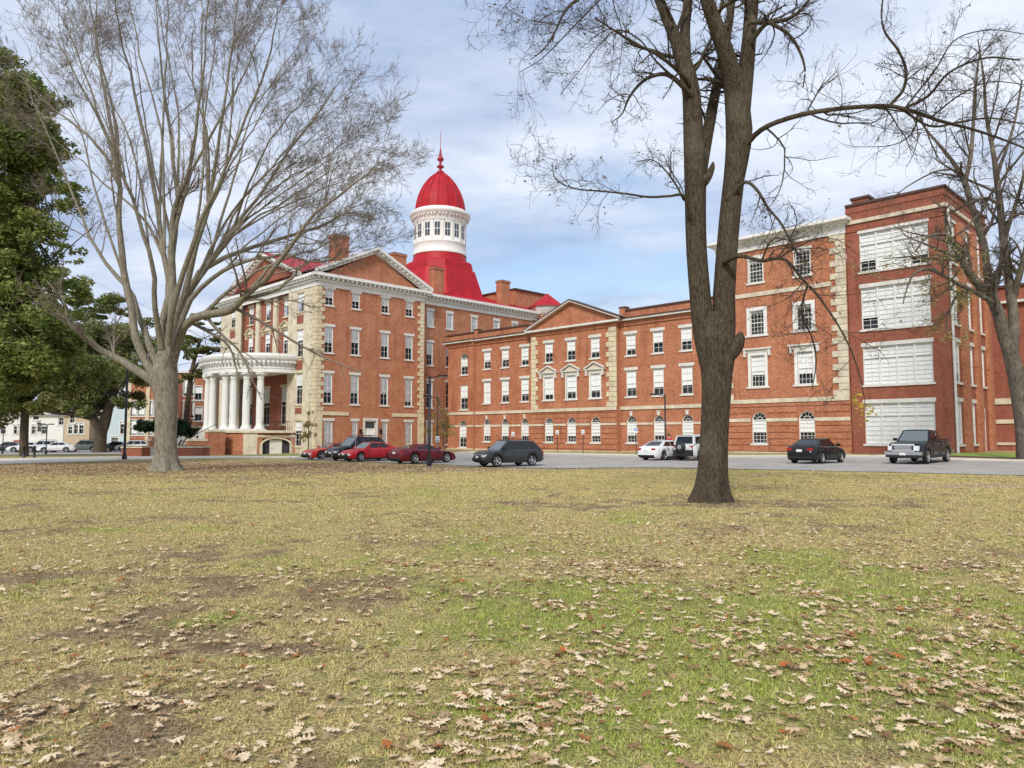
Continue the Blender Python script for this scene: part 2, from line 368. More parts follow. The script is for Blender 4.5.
rf = MB(); rf.poly([(-19.3,-1,19.22),(-6.8,-1,19.22),(-6.8,5.5,20.3),(-19.3,5.5,20.3)], mat('grey roof', (.3,.3,.3), .8)); rf.poly([(-19.3,12,19.22),(-19.3,5.5,20.3),(-6.8,5.5,20.3),(-6.8,12,19.22)], MATS['grey roof']); rf.build('roof', r)
pp = MB(); pp.M = T; pp.box(-18.6, -7.25, -.16, -.071, -.6, .24, STONE); pp.build('plinth', r)
settle(r, 18.6, 0, .1)
# ---- F3: long middle wing
r = bld('brick_building', 'long three storey orange brick wing with low parapet and central pediment')
wall = MB(); b0 = 1.0
BH = []
def lower(f, c, bl=.6): return f.win(c, .93, 1.25, 2.7, arch=True, cols=3, rows=6, bl=(bl,), mid=.5, key=True)
def upper(f, c, h1='lintel'):
    f.win(c, 9.85, 1.22, 2.2, cols=2, rows=4, bl=(rb(.55,.6,.66,.7),), lintel='lintel', lw=1.7)
    if h1 == 'lintel': f.win(c, 5.62, 1.25, 2.7, cols=2, rows=4, bl=(rb(.68,.75,1,.7),), lintel='lintel', lw=1.7)
    else: f.win(c, 5.62, 1.35, 2.6, cols=2, rows=4, bl=(rb(.7,.72,.78),), casing=.14, lintel='gable', lw=2.75)
T = TB(b0); f = Facade(r, T, -30.75, -18.6, -1.2, 14.5, BR, wall)
for c in (-22.85, -26.1, -29.4, -19.7): upper(f, c); lower(f, c, .64)
f.done(); HR = [h for h in f.h if h[2] < 2]
Tb = TB(.4); f = Facade(r, Tb, -42.9, -30.75, -1.2, 13.5, BR, wall)
for c in (-33.6, -36.95, -40.25): upper(f, c, 'gable'); f.win(c, .93, 1.25, 2.7, arch=True, cols=3, rows=6, bl=(.66,), mid=.5)
f.done(); ru = MB(); ru.M = Tb; HB = [h for h in f.h if h[2] < 2]; rustic(ru, -42.9, -30.75, .2, 4.3, HB, BR, .55); ru.build('rustication', r)
f = Facade(r, T, -53.2, -42.9, -1.2, 14.5, BR, wall)
for c in (-44.6, -47.9, -51.1): upper(f, c); lower(f, c, .66)
f.done(); HL = [h for h in f.h if h[2] < 2]
Te = TB(.7); f = Facade(r, Te, -58.2, -53.2, -1.2, 14.5, BR, wall)
f.win(-55.05, 9.35, 1.35, 2.7, arch=True, cols=2, rows=4, bl=(.45,)); f.win(-55.05, 4.95, 1.4, 3.1, cols=2, rows=4, bl=(.55,)); f.win(-55.25, .2, 1.35, 3.35, arch=True, cols=2, rows=5, bl=(.55,))
f.done(); HE = [h for h in f.h if h[2] < 2]
wall.M = Matrix.Identity(4)
for xx, y0, y1 in ((-30.75,.4,1.0), (-42.9,.4,1.0), (-53.2,.7,1.0), (-58.2,.7,10)): wall.box(xx-.003, xx+.003, y0, y1, -1.2, 13.5, BR)
wall.box(-58.2, -18.6, 10, 10.02, -1.2, 13.5, BR)
wall.poly([(-43.5,.4,13.5),(-30.1,.4,13.5),(-36.8,.4,16.2)], BR)
wall.build('wall', r)
pp = MB()
for Tt, a, b in ((T,-30.75,-18.6),(Tb,-42.9,-30.75),(T,-53.2,-42.9),(Te,-58.2,-53.2)):
    pp.M = Tt; pp.box(a, b, -.14 if Tt != Tb else -.2, -.003 if Tt != Tb else -.072, -.8, .05, STONE)
pp.build('plinth', r)
bt = MB()
for Tt, a, b, hh, yy in ((T,-30.75,-18.6,HR,0),(Tb,-42.9,-30.75,HB,-.07),(T,-53.2,-42.9,HL,0),(Te,-58.2,-53.2,HE,0)):
    bt.M = Tt; bt.box(a, b, yy-.12, yy-.002, 4.28, 4.62, STONE); x = a
    for h in sorted(hh): bt.box(x, h[0]-.05, yy-.09, yy-.002, 2.72, 2.95, STONE); x = h[1]+.05
    bt.box(x, b, yy-.09, yy-.002, 2.72, 2.95, STONE)
bt.build('belt_course', r)
quoin(Tb, -30.75, 4.65, 12.9, -1, r, CREAM, 1.3, .95, .52); quoin(Tb, -42.9, 4.65, 12.9, 1, r, CREAM, 1.0, .7, .52)
cr = MB()
for Tt, a, b in ((T,-30.7,-18.7),(T,-53.2,-42.9),(Te,-58.7,-53.2)):
    cr.M = Tt; cr.box(a, b, -.55, .02, 13.45, 13.62, TRIM); cr.box(a, b, -.62, .02, 13.62, 13.74, COPE); cr.box(a, b, -.14, -.003, 12.95, 13.42, BR); cr.box(a, b, -.14, .3, 14.5, 14.66, COPE)
cr.M = Tb; cr.box(-43.5, -30.15, -.55, .02, 13.42, 13.62, TRIM); cr.box(-43, -30.7, -.12, -.003, 12.95, 13.42, BR)
for s_ in (-1, 1):
    X0 = -36.8+s_*6.9; 
    def rake(z0, z1, y, m):
        P = [(X0, 13.62+z0), (X0, 13.62+z1), (-36.8, 16.28+z1), (-36.8, 16.28+z0)]
        if s_ > 0: P = P[::-1]
        cr.poly([(x,y,z) for x, z in P], m); cr.poly([(P[0][0],y,P[0][1]),(P[3][0],y,P[3][1]),(P[3][0],.1,P[3][1]),(P[0][0],.1,P[0][1])], m)
        cr.poly([(P[1][0],y,P[1][1]),(P[1][0],.1,P[1][1]),(P[2][0],.1,P[2][1]),(P[2][0],y,P[2][1])], m); 
    rake(-.0, .13, -.55, TRIM); rake(.13, .24, -.6, COPE); rake(-.2, 0, -.16, BR)
cr.build('cornice', r)
rf = MB(); gr = mat('dark grey roof', (.14,.12,.11), .8, noise=.3)
rf.poly([(-43.7,-.2,13.86),(-36.8,-.2,16.52),(-36.8,1.3,16.52),(-43.7,1.3,13.86)], gr); rf.poly([(-36.8,-.2,16.52),(-29.9,-.2,13.86),(-29.9,1.3,13.86),(-36.8,1.3,16.52)], gr); rf.poly([(-29.9,1.3,13.86),(-36.8,1.3,16.52),(-43.7,1.3,13.86)][::-1], BR)
rf.box(-58, -18.7, 1.1, 9.9, 13.4, 13.8, gr); rf.build('roof', r)
pr_ = MB()
for xx in (-53.0, -43.3, -30.3): pr_.box(xx-.35, xx+.35, b0-.2, b0+.5, 13.75, 14.85, BR); pr_.box(xx-.42, xx+.42, b0-.27, b0+.57, 14.85, 14.97, COPE)
pr_.build('parapet_pier', r)
settle(r, 58.2, .7, -.05)
# ---- main building: pavilion with portico, wing behind, domed tower
r = bld('brick_building', 'grand four storey brick building with white columned portico and red domed tower')
wall = MB(); T = TA(60)
f = Facade(r, T, -17.4, -1.9, -1.6, 19.3, BR, wall)
for k, c in enumerate((-15.8, -12.2, -7.95, -4.25)):
    f.win(c, 16.8, 1.1, 1.9, cols=2, rows=4, bl=(.5,), lintel='lintel', lw=1.55)
    f.win(c, 11.25, 1.15, 3.05, cols=2, rows=4, bl=(rb(.5,.62,.55),), lintel='lintel', lw=1.6)
    f.win(c, 5.35, 1.15, 3.5, cols=2, rows=4, bl=((.64,.62,.6,.84)[k],), lintel='lintel', lw=1.6)
for c, w in ((-15.65,1.1), (-12.1,.75), (-7.8,.75), (-4.2,1.1)): f.win(c, .5, w, 2.85, cols=2, rows=4, bl=(1,), lintel='lintel', lw=w+.45, sill=False)
f.h.append((-10.75, -9.1, -.4, 3.45, False)); f.done()
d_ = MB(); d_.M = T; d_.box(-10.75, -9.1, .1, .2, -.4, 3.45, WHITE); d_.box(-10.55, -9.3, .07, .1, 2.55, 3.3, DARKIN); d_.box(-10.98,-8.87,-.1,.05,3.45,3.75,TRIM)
for xx in (-10.98, -9.1): d_.box(xx, xx+.23, -.08, .05, -.4, 3.45, TRIM)
d_.box(-10.5,-9.98,.06,.1,.2,2.2,BLIND); d_.box(-9.88,-9.36,.06,.1,.2,2.2,BLIND)
d_ = d_.build('door', r); hd = MB(); hd.M = T; hd.tube([(-9.93,.04,1.0),(-9.93,.04,1.2)], .03, METAL_D, 6); hd.build('handle', d_)
for xx in (-11.4, -8.5):
    l_ = MB(); l_.M = T; l_.box(xx-.12, xx+.12, -.3, -.05, 1.9, 2.4, METAL_D); l_.box(xx-.05, xx+.05, -.1, 0, 2.1, 2.2, METAL_D); l_.build('wall_lantern', r)
TW = TA(61); f = Facade(r, TW, -1.9, 26, -1.6, 19.0, BR, wall)
for k, c in enumerate((-.1, 3.25, 7.7, 12.0, 15.7, 20.0)):
    f.win(c, 16.05, 1.05, 2.1, cols=2, rows=4, bl=(.95,), lintel='lintel', lw=1.4, casing=.05)
    if k < 3:
        f.win(c, 10.9, 1.1, 3.05, cols=2, rows=4, bl=(.55,), lintel='lintel', lw=1.4); f.win(c, 5.3, 1.1, 3.5, cols=2, rows=4, bl=(.1,), lintel='lintel', lw=1.4); f.win(c, .5, 1.1, 2.9, cols=2, rows=4, bl=(1,), lintel='lintel', lw=1.4)
f.done()
# front, plane b = -17.4
TF = TB(-17.4); ff = Facade(r, TF, -66, -60, -1.6, 19.3, STONE, wall)
ff2 = Facade(r, TF, -86, -80, -1.6, 19.3, STONE, wall)
for q, cc in ((ff, -63.8), (ff2, -82.2)):
    for z0, h in ((16.3,2.3), (10.9,3.3), (5.3,3.7), (.4,3.0)): q.win(cc, z0, 1.5, h, cols=2, rows=4, bl=(.4,), lintel='lintel', trimmat=CREAM)
ff.done(); ff2.done()
TC = TB(-16.9); fc = Facade(r, TC, -80, -66, -1.6, 19.3, BR2, wall)
for cc in (-68.2, -73, -77.8):
    for z0, h in ((16.3,2.3), (11.4,3.3), (3.0,4.6)):
        fc.win(cc, z0, 1.4 if z0 != 3 else 1.8, h, cols=2, rows=4, bl=(.4,), lintel='lintel' if z0 != 11.4 else 'gable', lw=2.6 if z0 == 11.4 else None, trimmat=CREAM)
fc.done(); wall.M = Matrix.Identity(4)
for xx in (-66, -80): wall.box(xx-.002, xx+.002, -17.4, -16.9, -1.6, 19.3, STONE)
wall.box(-86, -85.98, -17.4, -1.9, -1.6, 19.3, BR); wall.box(-61, -60, -1.91, -1.9, -1.6, 19.3, BR)
# pediment tympana
wall.poly([(-60,-17.4,19.9),(-60,-1.9,19.9),(-60,-9.65,24.0)], BR)
wall.poly([(-83,-17.4,20.0),(-63,-17.4,20.0),(-73,-17.4,24.3)], BR2)
wall.box(-86, -61, 25.9, 26, -1, 19, BR)
wall.build('wall', r)
pn = MB(); pn.M = TF
for cc in (-63.8, -82.2):
    for z0, z1 in ((14.9,15.9), (9.4,10.5), (4.2,4.9)): pn.box(cc-.75, cc+.75, -.05, -.003, z0, z1, BR2)
pn.M = TC
for cc in (-70.6, -75.4): pn.box(cc-.45, cc+.45, -.3, -.003, 11, 19.3, STONE)
pn.M = TF
for cc in (-66.2, -79.8): pn.box(cc-.3, cc+.3, -.12, -.003, -.5, 19.3, STONE)
pn.build('stone_panel', r)
quoin(T, -17.4, 4.5, 19.0, 1, r, CREAM, 1.0, .62, .48, -.09); quoin(T, -1.9, 4.5, 19.0, -1, r, CREAM, 1.0, .62, .48, -.09)
quoin(TF, -60, 4.5, 19.0, -1, r, CREAM, 1.3, .9, .48, -.09)
q = MB(); q.M = T; q.box(-17.45,-16.5,-.1,-.003,-1,4.45,CREAM); q.box(-16.5, -13.0, -.1, -.003, 4.0, 4.42, CREAM); q.build('belt_course', r); q = MB(); q.M = T; q.box(-2.8,-1.85,-.1,-.003,-1,4.45,CREAM); q.box(-6.75, -2.8, -.1, -.003, 4.0, 4.42, CREAM); q.build('belt_course', r)
q = MB(); q.M = TF; q.box(-61.3,-59.95,-.1,-.003,-1,4.45,CREAM); q.build('quoin', r)
cr = MB()
def corn(Tt, a, b, y=0):
    cr.M = Tt; cr.box(a, b, y-.1, y-.003, 18.95, 19.5, WHITE); cr.box(a-.3, b+.3, y-.35, y+.02, 19.5, 19.72, WHITE); cr.box(a-.7, b+.7, y-.85, y+.05, 20.0, 20.35, WHITE); cr.box(a-.05,b+.05,y-.12,y-.004,19.72,20.0,WHITE)
    dentils(cr, a-.5, b+.5, y-.7, y-.11, 19.74, 20.0, WHITE, .62, .26)
corn(T, -17.4, -1.9); corn(TF, -86, -60); corn(TW, -1.1, 26)
def raking(Tt, cx, half, zb, zt, y=0):
    cr.M = Tt
    for s_ in (-1, 1):
        X0 = cx+s_*half
        for z0, z1, yy in ((0, .35, -.85), (-.4, 0, -.4)):
            P = [(X0, zb+z0), (X0, zb+z1), (cx, zt+z1), (cx, zt+z0)]
            if s_ > 0: P = P[::-1]
            cr.poly([(x,y+yy,z) for x, z in P], WHITE)
            for i, j in ((0,3),(1,2)): cr.poly([(P[i][0],y+yy,P[i][1]),(P[j][0],y+yy,P[j][1]),(P[j][0],y+.1,P[j][1]),(P[i][0],y+.1,P[i][1])], WHITE)
        n = 14
        for k in range(n):
            t = (k+.5)/n; x = X0+(cx-X0)*t; z = zb+(zt-zb)*t; cr.box(x-.13, x+.13, y-.7, y-.39, z-.24, z-.0, WHITE)
raking(T, -9.65, 8.6, 20.35, 24.35); raking(TF, -73, 10.8, 20.35, 24.7)
cr.build('cornice', r)
rf = MB(); e = 20.45
# cross gable over the pavilion
def slope(*p): rf.poly(p, RED)
yA, yB, yM = -18.2, -1.1, -9.65
slope((-59.2,yA,20.72),(-59.2,yM,24.72),(-86.8,yM,24.72),(-86.8,yA,20.72)); slope((-59.2,yM,24.72),(-59.2,yB,20.72),(-86.8,yB,20.72),(-86.8,yM,24.72))
slope((-62.2,-18.3,20.72),(-73,-18.3,25.08),(-73,yM,25.08),(-62.2,yM,20.72)); slope((-73,-18.3,25.08),(-83.8,-18.3,20.72),(-83.8,yM,20.72),(-73,yM,25.08))
# wing roof with standing seams
slope((-60.3,-1.5,20.38),(-60.3,26.6,20.38),(-73,26.6,24.3),(-73,-1.5,24.3)); slope((-73,-1.5,24.3),(-73,26.6,24.3),(-86,26.6,20.38),(-86,-1.5,20.38))
for k in range(46):
    y = -1.2+k*.6; rf.tube([(-60.4,y,20.40),(-73,y,24.32)], .035, RED, 4, False)
rf.build('roof', r)
rfp = MB()
for X0, X1, Y0, Y1, Z0, Z1 in ((-63.2,-61.9,-14.1,-12.1,21.5,26.0), (-63.2,-61.9,-5.4,-3.4,21.5,25.3), (-63.3,-62.2,1.5,3.2,20.5,24.6), (-63.2,-62.0,14.0,15.7,20.5,24.6)):
    c = MB(); c.box(X0, X1, Y0, Y1, Z0, Z1-.35, BR); c.box(X0-.1, X1+.1, Y0-.1, Y1+.1, Z1-.35, Z1-.12, BR); c.box(X0-.04, X1+.04, Y0-.04, Y1+.04, Z1-.12, Z1, COPE); c.box(X0-.12, X1+.12, Y0-.12, Y1+.12, Z0, Z0+.35, STONE)
    c.build('chimney', r)
# attic block and polygonal end bay
c = MB(); c.box(-72, -64.5, 19.2, 26.5, 20, 24.2, BR); c.box(-72.2, -64.2, 19.0, 26.7, 24.2, 24.4, COPE); c.build('attic', r)
c = MB(); cc = (-60.6, 22.4)
c.lathe([(2.0,17),(2.0,20.3)], BR, 8, cc, False); c.lathe([(2.05,20.0),(2.3,20.3),(2.6,20.8),(2.7,21.3),(2.5,21.35)], WHITE, 8, cc, False); c.lathe([(3.0,21.2),(.02,23.5)], RED, 8, cc, False); c.build('bay_turret', r)
# tower
tw = MB(); cx, cy = -73, 11.2
def oct_ring(h, c_, z): return [(cx+x, cy+y, z) for x, y in ((h,-h+c_),(h,h-c_),(h-c_,h),(-h+c_,h),(-h,h-c_),(-h,-h+c_),(-h+c_,-h),(h-c_,-h))]
def circ(rr, z, n=32): return [(cx+rr*math.cos(2*math.pi*k/n), cy+rr*math.sin(2*math.pi*k/n), z) for k in range(n)]
tw.grid([oct_ring(7.0,2.9,20.4), oct_ring(6.0,2.45,23.0), oct_ring(4.9,2.0,26.7), oct_ring(4.6,1.9,26.8), oct_ring(4.45,1.8,27.9), oct_ring(4.2,1.8,28.2)], RED, closed=True, smooth=False)
tw.poly(oct_ring(4.2,1.8,28.2), RED); tw.lathe([(4.35,27.6),(4.35,28.4),(4.15,28.8),(4.1,29.4)], RED, 32, (cx,cy)); tw = tw.build('tower', r)
dm = MB(); dm.lathe([(4.15,29.35),(4.2,29.6),(4.1,29.75),(4.02,30.9),(4.1,31.0),(4.1,31.15),(3.98,31.25),(3.95,34.2),(4.05,34.35),(4.05,34.7),(4.3,35.2),(4.7,35.5),(4.75,35.95),(4.5,36.1),(4.2,36.35),(3.7,36.4)], WHITE, 48, (cx,cy))
for k in range(16):
    a = math.radians(k*22.5+11.25); c, s_ = math.cos(a), math.sin(a); dm.M = Matrix.Translation((cx+c*3.95, cy+s_*3.95, 0)) @ Matrix.Rotation(a+math.pi/2, 4, 'Z')
    dm.box(-.14, .14, -.12, .1, 31.25, 34.3, WHITE); dm.box(-.28, .28, -.2, .1, 34.3, 34.45, TRIM)
    for q in (-.5, 0, .5): dm.box(q-.1, q+.1, -.5, 0, 35.0, 35.25, WHITE)
dm.M = Matrix.Identity(4); dm.build('drum', tw)
wm = MB(); wm.box(-.48, .48, -.05, .05, 31.75, 34.0, WHITE); wm.box(-.4, .4, -.07, -.04, 31.85, 33.9, mat('dark glass', (.05,.06,.075), .08, spec=.9)); wm.box(-.4,.4,-.09,-.06,32.83,32.92,WHITE); wm.box(-.025,.025,-.088,-.06,31.85,33.9,WHITE); wm = wm.mesh('window')
for k in range(16):
    a = math.radians(k*22.5); o = link('window', wm, tw, Matrix.Translation((cx+math.cos(a)*3.93, cy+math.sin(a)*3.93, 0)) @ Matrix.Rotation(a+math.pi/2, 4, 'Z'))
dome = MB(); pr = [(max(.25, 3.85*(1-t**1.9)**.7), 36.35+6.6*t) for t in [math.sin(i*math.pi/28) for i in range(15)]]
rings = []
for rr, z in pr:
    rings.append([(cx+rr*math.cos(2*math.pi*k/16), cy+rr*math.sin(2*math.pi*k/16), z) for k in range(16)])
dome.grid(rings, RED, closed=True, smooth=False)
for k in range(16):
    a = 2*math.pi*k/16; dome.tube([(cx+(rr+.03)*math.cos(a), cy+(rr+.03)*math.sin(a), z) for rr, z in pr], [.1]*10+[.08]*5, RED, 6)
dome.build('dome', tw)
fn = MB(); fn.lathe([(.5,42.75),(.62,42.95),(.3,43.1),(.2,43.5),(.55,43.7),(.6,43.85),(.25,44.0),(.18,44.6),(.5,44.85),(.55,45.05),(.28,45.4),(.12,46.3),(.18,46.5),(.1,46.6),(.05,46.7),(.03,49.6)], mat('dark red finial', (.35,.02,.03), .4), 12, (cx,cy)); fn.build('finial', tw)
# portico
AW, D = 7.7, 6.3
def el(t, k=0): t = math.radians(t); return (-73+(AW+k)*math.cos(t), -17.4-(D+k)*math.sin(t))
pm = MB(); n = 32
def arc(k, z, m_=None): return [(*el(180*i/n, k), z) for i in range(n+1)]
pm.grid([arc(-.55,9.05), arc(.55,9.05), arc(.55,9.5), arc(.62,9.52), arc(.62,9.7), arc(.5,9.72), arc(.5,10.3), arc(.8,10.4), arc(.8,10.5), arc(1.1,10.65), arc(1.2,10.95), arc(.75,11.0), arc(.75,11.3), arc(-.4,11.3)], WHITE, smooth=False)
pm.poly(list(reversed(arc(-.5,9.07)))[::-1], WHITE); pm.poly(arc(-.3,11.25), mat('pale flat roof', (.5,.5,.48), .8))
for i in range(46):
    t = 180*(i+.5)/46; x, y = el(t, .95); pm.M = Matrix.Translation((x, y, 0)) @ Matrix.Rotation(math.radians(t)*-1+math.pi/2, 4, 'Z'); pm.box(-.25, .1, -.13, .13, 10.15, 10.38, WHITE)
pm.M = Matrix.Identity(4); pm = pm.build('portico_entablature', r)
cm = MB(); cm.box(-.64,.64,-.64,.64,2.25,2.42,WHITE); cm.lathe([(.62,2.42),(.64,2.55),(.53,2.63),(.56,2.72),(.45,2.8),(.435,2.95),(.44,5),(.40,7.4),(.37,8.0),(.42,8.05),(.42,8.15),(.37,8.2),(.37,8.3),(.5,8.45)], WHITE, 20); cm.box(-.58,.58,-.58,.58,8.45,8.7,WHITE); cm = cm.mesh('column')
for t in (33, 46.5, 60, 70, 90, 104, 133.5, 147):
    x, y = el(t, 0); link('column', cm, r, Matrix.Translation((x, y, 2.25*(1-1.0545))) @ Matrix.Diagonal((1,1,1.0545,1)))
pd = MB()
def arcw(t0, t1, z0, z1, k, m_):
    q = [el(t0+(t1-t0)*i/12, k) for i in range(13)]
    for i in range(12): pd.poly([(*q[i],z0),(*q[i+1],z0),(*q[i+1],z1),(*q[i],z1)][::-1], m_, uv=[(i*.7,z1),(i*.7+.7,z1),(i*.7+.7,z0),(i*.7,z0)])
arcw(34, 46, -1.6, 1.95, .8, STONE); arcw(46, 180, -1.6, 1.95, .8, BR)
pd.grid([arc(.8,1.95), arc(1.0,1.97), arc(1.0,2.25), arc(-.9,2.25)], STONE, smooth=False); pd.poly(arc(-.8,2.24), STONE); pd.poly([(-65.2,-17.3,2.1),(-65.2,-19,2.1),(-80.8,-19,2.1),(-80.8,-17.3,2.1)], STONE)
pd = pd.build('podium', r)
# arched carriage opening (t 5..34 of the ellipse)
am = MB(); x0, y0 = el(34, .8); x1, y1 = el(0, .8); y1 = -17.4; A = Vector((x0, y0, 0)); B = Vector((x1, y1, 0)); L_ = (B-A).length; dr_ = (B-A)/L_
am.M = Matrix(((dr_.x, -dr_.y, 0, A.x), (dr_.y, dr_.x, 0, A.y), (0,0,1,0), (0,0,0,1)))
fa = Facade(r, am.M.copy(), 0, L_, -1.6, 1.95, BR, am); ww = 3.1; xc = L_*.5
fa.h.append((xc-ww/2, xc+ww/2, -1.2, 1.3, False)); fa.done()
am.M = fa.T; n2 = 12
for k in range(n2):
    a, b = math.pi*k/n2, math.pi*(k+1)/n2; q = lambda an, rr, y: (xc+rr*math.cos(an), y, .55+rr*.48*math.sin(an))
    am.poly([q(a,1.55,-.06),q(b,1.55,-.06),q(b,1.85,-.06),q(a,1.85,-.06)], STONE)
am.box(xc-1.85, xc-1.52, -.06, 0, -1, .55, STONE); am.box(xc+1.52, xc+1.85, -.06, 0, -1, .55, STONE)
am.box(xc-.7, xc+.7, .3, .34, -1.2, 1.2, TRIM); am.box(0, L_, -.08, 0, 1.45, 1.7, STONE)
am.build('arched_entry', r)
rl = MB()
P_ = [el(t, .3) for t in range(4, 32, 2)]
rl.tube([(*p, 3.3) for p in P_], .04, METAL_D, 6); rl.tube([(*p, 2.45) for p in P_], .03, METAL_D, 6)
for p in P_: rl.tube([(*p,2.25),(*p,3.3)], .025, METAL_D, 5)
rl.build('railing', r)
# front steps: run out from the portico with stepped cheek walls
st = MB(); n = 14
for k in range(n):
    z1 = 2.1-k*.2; y0 = -17.4-D-.9-k*.38; st.box(-79.5, -68.5, y0-.38, y0+.05, -1.6, z1, CONC)
st.build('front_steps', r)
for X0 in (-68.5, -80.4):
    ck = MB()
    for k, (l0, l1, zt) in enumerate(((0,2.0,2.25),(2.0,4.1,1.25),(4.1,6.6,.3))):
        y0 = -17.4-D-.7-l1; ck.box(X0, X0+.9, y0, y0+l1-l0, -1.6, zt-.22, BR); ck.box(X0-.06, X0+.96, y0-.08, y0+l1-l0+.0, zt-.22, zt, STONE)
    ck.build('cheek_wall', r)
rl = MB()
for X0 in (-74, -69.2):
    rl.tube([(X0,-17.4-D-.9,3.1),(X0,-17.4-D-.9-n*.38,.3)], .04, METAL_D, 6)
    for k in range(0, n+1, 3): rl.tube([(X0,-17.4-D-.9-k*.38,2.1-k*.2),(X0,-17.4-D-.9-k*.38,3.1-k*.2)], .03, METAL_D, 5)
rl.build('handrail', r)
settle(r, 60, -17.4, -.4)
# ---- far right wing
r = bld('brick_building', 'red brick wing with two pale belt courses at the right edge behind the leaning tree')
wall = MB(); T = TB(13.5); f = Facade(r, T, -.5, 26, -1, 14.3, BR2, wall)
for c in (4.2, 7.8, 11.4, 15):
    for z0, h in ((9.85,2.2), (5.6,2.7)): f.win(c, z0, 1.3, h, cols=4, rows=6, bl=(.1,), lintel='lintel')
    f.win(c, .95, 1.3, 2.7, arch=True, cols=4, rows=6, bl=(.5,), key=True)
f.done(); wall.M = Matrix.Identity(4); wall.box(25.99, 26, 13.5, 24, -1, 14.3, BR2); wall.build('wall', r)
bt = MB(); bt.M = T; bt.box(-.5, 26, -.12, -.003, 4.3, 4.8, STONE); bt.build('belt_course', r); bt = MB(); bt.M = T; bt.box(-.5,3.4,-.1,-.003,2.65,3.0,STONE); bt.box(5,7,-.1,-.003,2.65,3.0,STONE); bt.box(8.6,26,-.1,-.003,2.65,3.0,STONE); bt.box(-.5,26,-.5,0,12.9,13.1,TRIM); bt.box(-.5,26,-.2,.3,14.3,14.5,COPE); bt.build('belt_course', r)
lw = MB(); lw.box(-.3, 3.0, 11.9, 13.45, -.3, .85, BR2); lw.box(-.35, 3.1, 11.8, 13.48, .85, 1.05, STONE); lw.box(3.1,4.2,11.8,13.2,-.3,.35,CONC); lw.build('entry_landing', r)
settle(r, .5, 13.5, .4)
# ================================================================== GROUND
def mapr(nt, src, a, b, c=0, d=1):
    r = nt.nodes.new('ShaderNodeMapRange'); r.inputs[1].default_value = a; r.inputs[2].default_value = b; r.inputs[3].default_value = c; r.inputs[4].default_value = d; r.clamp = True
    nt.links.new(src, r.inputs[0]); return r.outputs[0]
def mixc(nt, fac, a, b, blend='MIX'):
    m = nt.nodes.new('ShaderNodeMix'); m.data_type = 'RGBA'; m.blend_type = blend
    for s_, i in ((fac,0),(a,6),(b,7)):
        if isinstance(s_, (int, float)): m.inputs[i].default_value = s_
        elif isinstance(s_, tuple): m.inputs[i].default_value = (*s_[:3], 1)
        else: nt.links.new(s_, m.inputs[i])
    return m.outputs[2]
def noise(nt, vec, sc, det=4, rough=.6):
    n = nt.nodes.new('ShaderNodeTexNoise'); n.inputs['Scale'].default_value = sc; n.inputs['Detail'].default_value = det; n.inputs['Roughness'].default_value = rough
    nt.links.new(vec, n.inputs['Vector']); return n.outputs['Fac']
def blob(nt, pos, x, y, rx, ry):
    s_ = nt.nodes.new('ShaderNodeVectorMath'); s_.operation = 'SUBTRACT'; s_.inputs[1].default_value = (x, y, 0); nt.links.new(pos, s_.inputs[0])
    m = nt.nodes.new('ShaderNodeVectorMath'); m.operation = 'MULTIPLY'; m.inputs[1].default_value = (1/rx, 1/ry, 0); nt.links.new(s_.outputs[0], m.inputs[0])
    l = nt.nodes.new('ShaderNodeVectorMath'); l.operation = 'LENGTH'; nt.links.new(m.outputs[0], l.inputs[0]); return l.outputs['Value']
def addv(nt, a, b, op='ADD'):
    m = nt.nodes.new('ShaderNodeMath'); m.operation = op
    for i, v in enumerate((a, b)):
        if isinstance(v, (int, float)): m.inputs[i].default_value = v
        else: nt.links.new(v, m.inputs[i])
    return m.outputs[0]
def vn(x, y, f, seed):
    """smooth value noise in metres"""
    r_ = np.random.default_rng(seed); T_ = r_.random((256, 256)); x = np.asarray(x)*f+37.2; y = np.asarray(y)*f+11.7; i = np.floor(x).astype(int); j = np.floor(y).astype(int); u = x-i; v = y-j
    u = u*u*(3-2*u); v = v*v*(3-2*v); q = lambda a, b: T_[a % 256, b % 256]
    return (q(i,j)*(1-u)+q(i+1,j)*u)*(1-v)+(q(i,j+1)*(1-u)+q(i+1,j+1)*u)*v
def fbm(x, y, f, seed, o=5): return sum(vn(x, y, f*2**k, seed+k)*.55**k for k in range(o))/sum(.55**k for k in range(o))
def bl(x, y, cx, cy, rx, ry): return np.exp(-((x-cx)/rx)**2-((y-cy)/ry)**2)
def fields(x, y):
    d = .7*(fbm(x, y, .5, 5)-.5)+.8*(fbm(x, y, 2.5, 9)-.5)
    d = d*1.5-.13+.34*bl(x,y,-2.6,4.4,3.2,1.1)+.5*bl(x,y,-6.2,8.6,2.2,.9)+.42*bl(x,y,4.9,18.0,2.6,1.6)+.35*bl(x,y,-.9,7.6,1.6,.6)+.3*bl(x,y,1.2,8.6,1.4,.5)+.3*bl(x,y,-1.6,5.6,1.5,.5)+.55*bl(x,y,-18,41,15,9)+.25*bl(x,y,-4,6.3,2,.7)+.2*bl(x,y,3.6,4.3,1.5,.6)
    gr = 1.5*(fbm(x, y, .8, 21)-.5)+.6*(fbm(x, y, 4, 31)-.5)-.10+.44*bl(x,y,1.5,6.4,3.0,2.6)+.38*bl(x,y,4,8.5,3.6,3.4)+.34*bl(x,y,2.6,4.6,2.4,1.6)+.30*bl(x,y,.9,4.4,1.3,.9)
    return np.clip(d*2.0+.28-.35*bl(x,y,1.6,6.6,3,2.4), 0, 1), np.clip(gr*1.35+.22, 0, .85)
def attr(nt, nm):
    a = nt.nodes.new('ShaderNodeAttribute'); a.attribute_name = nm; return a.outputs['Fac']
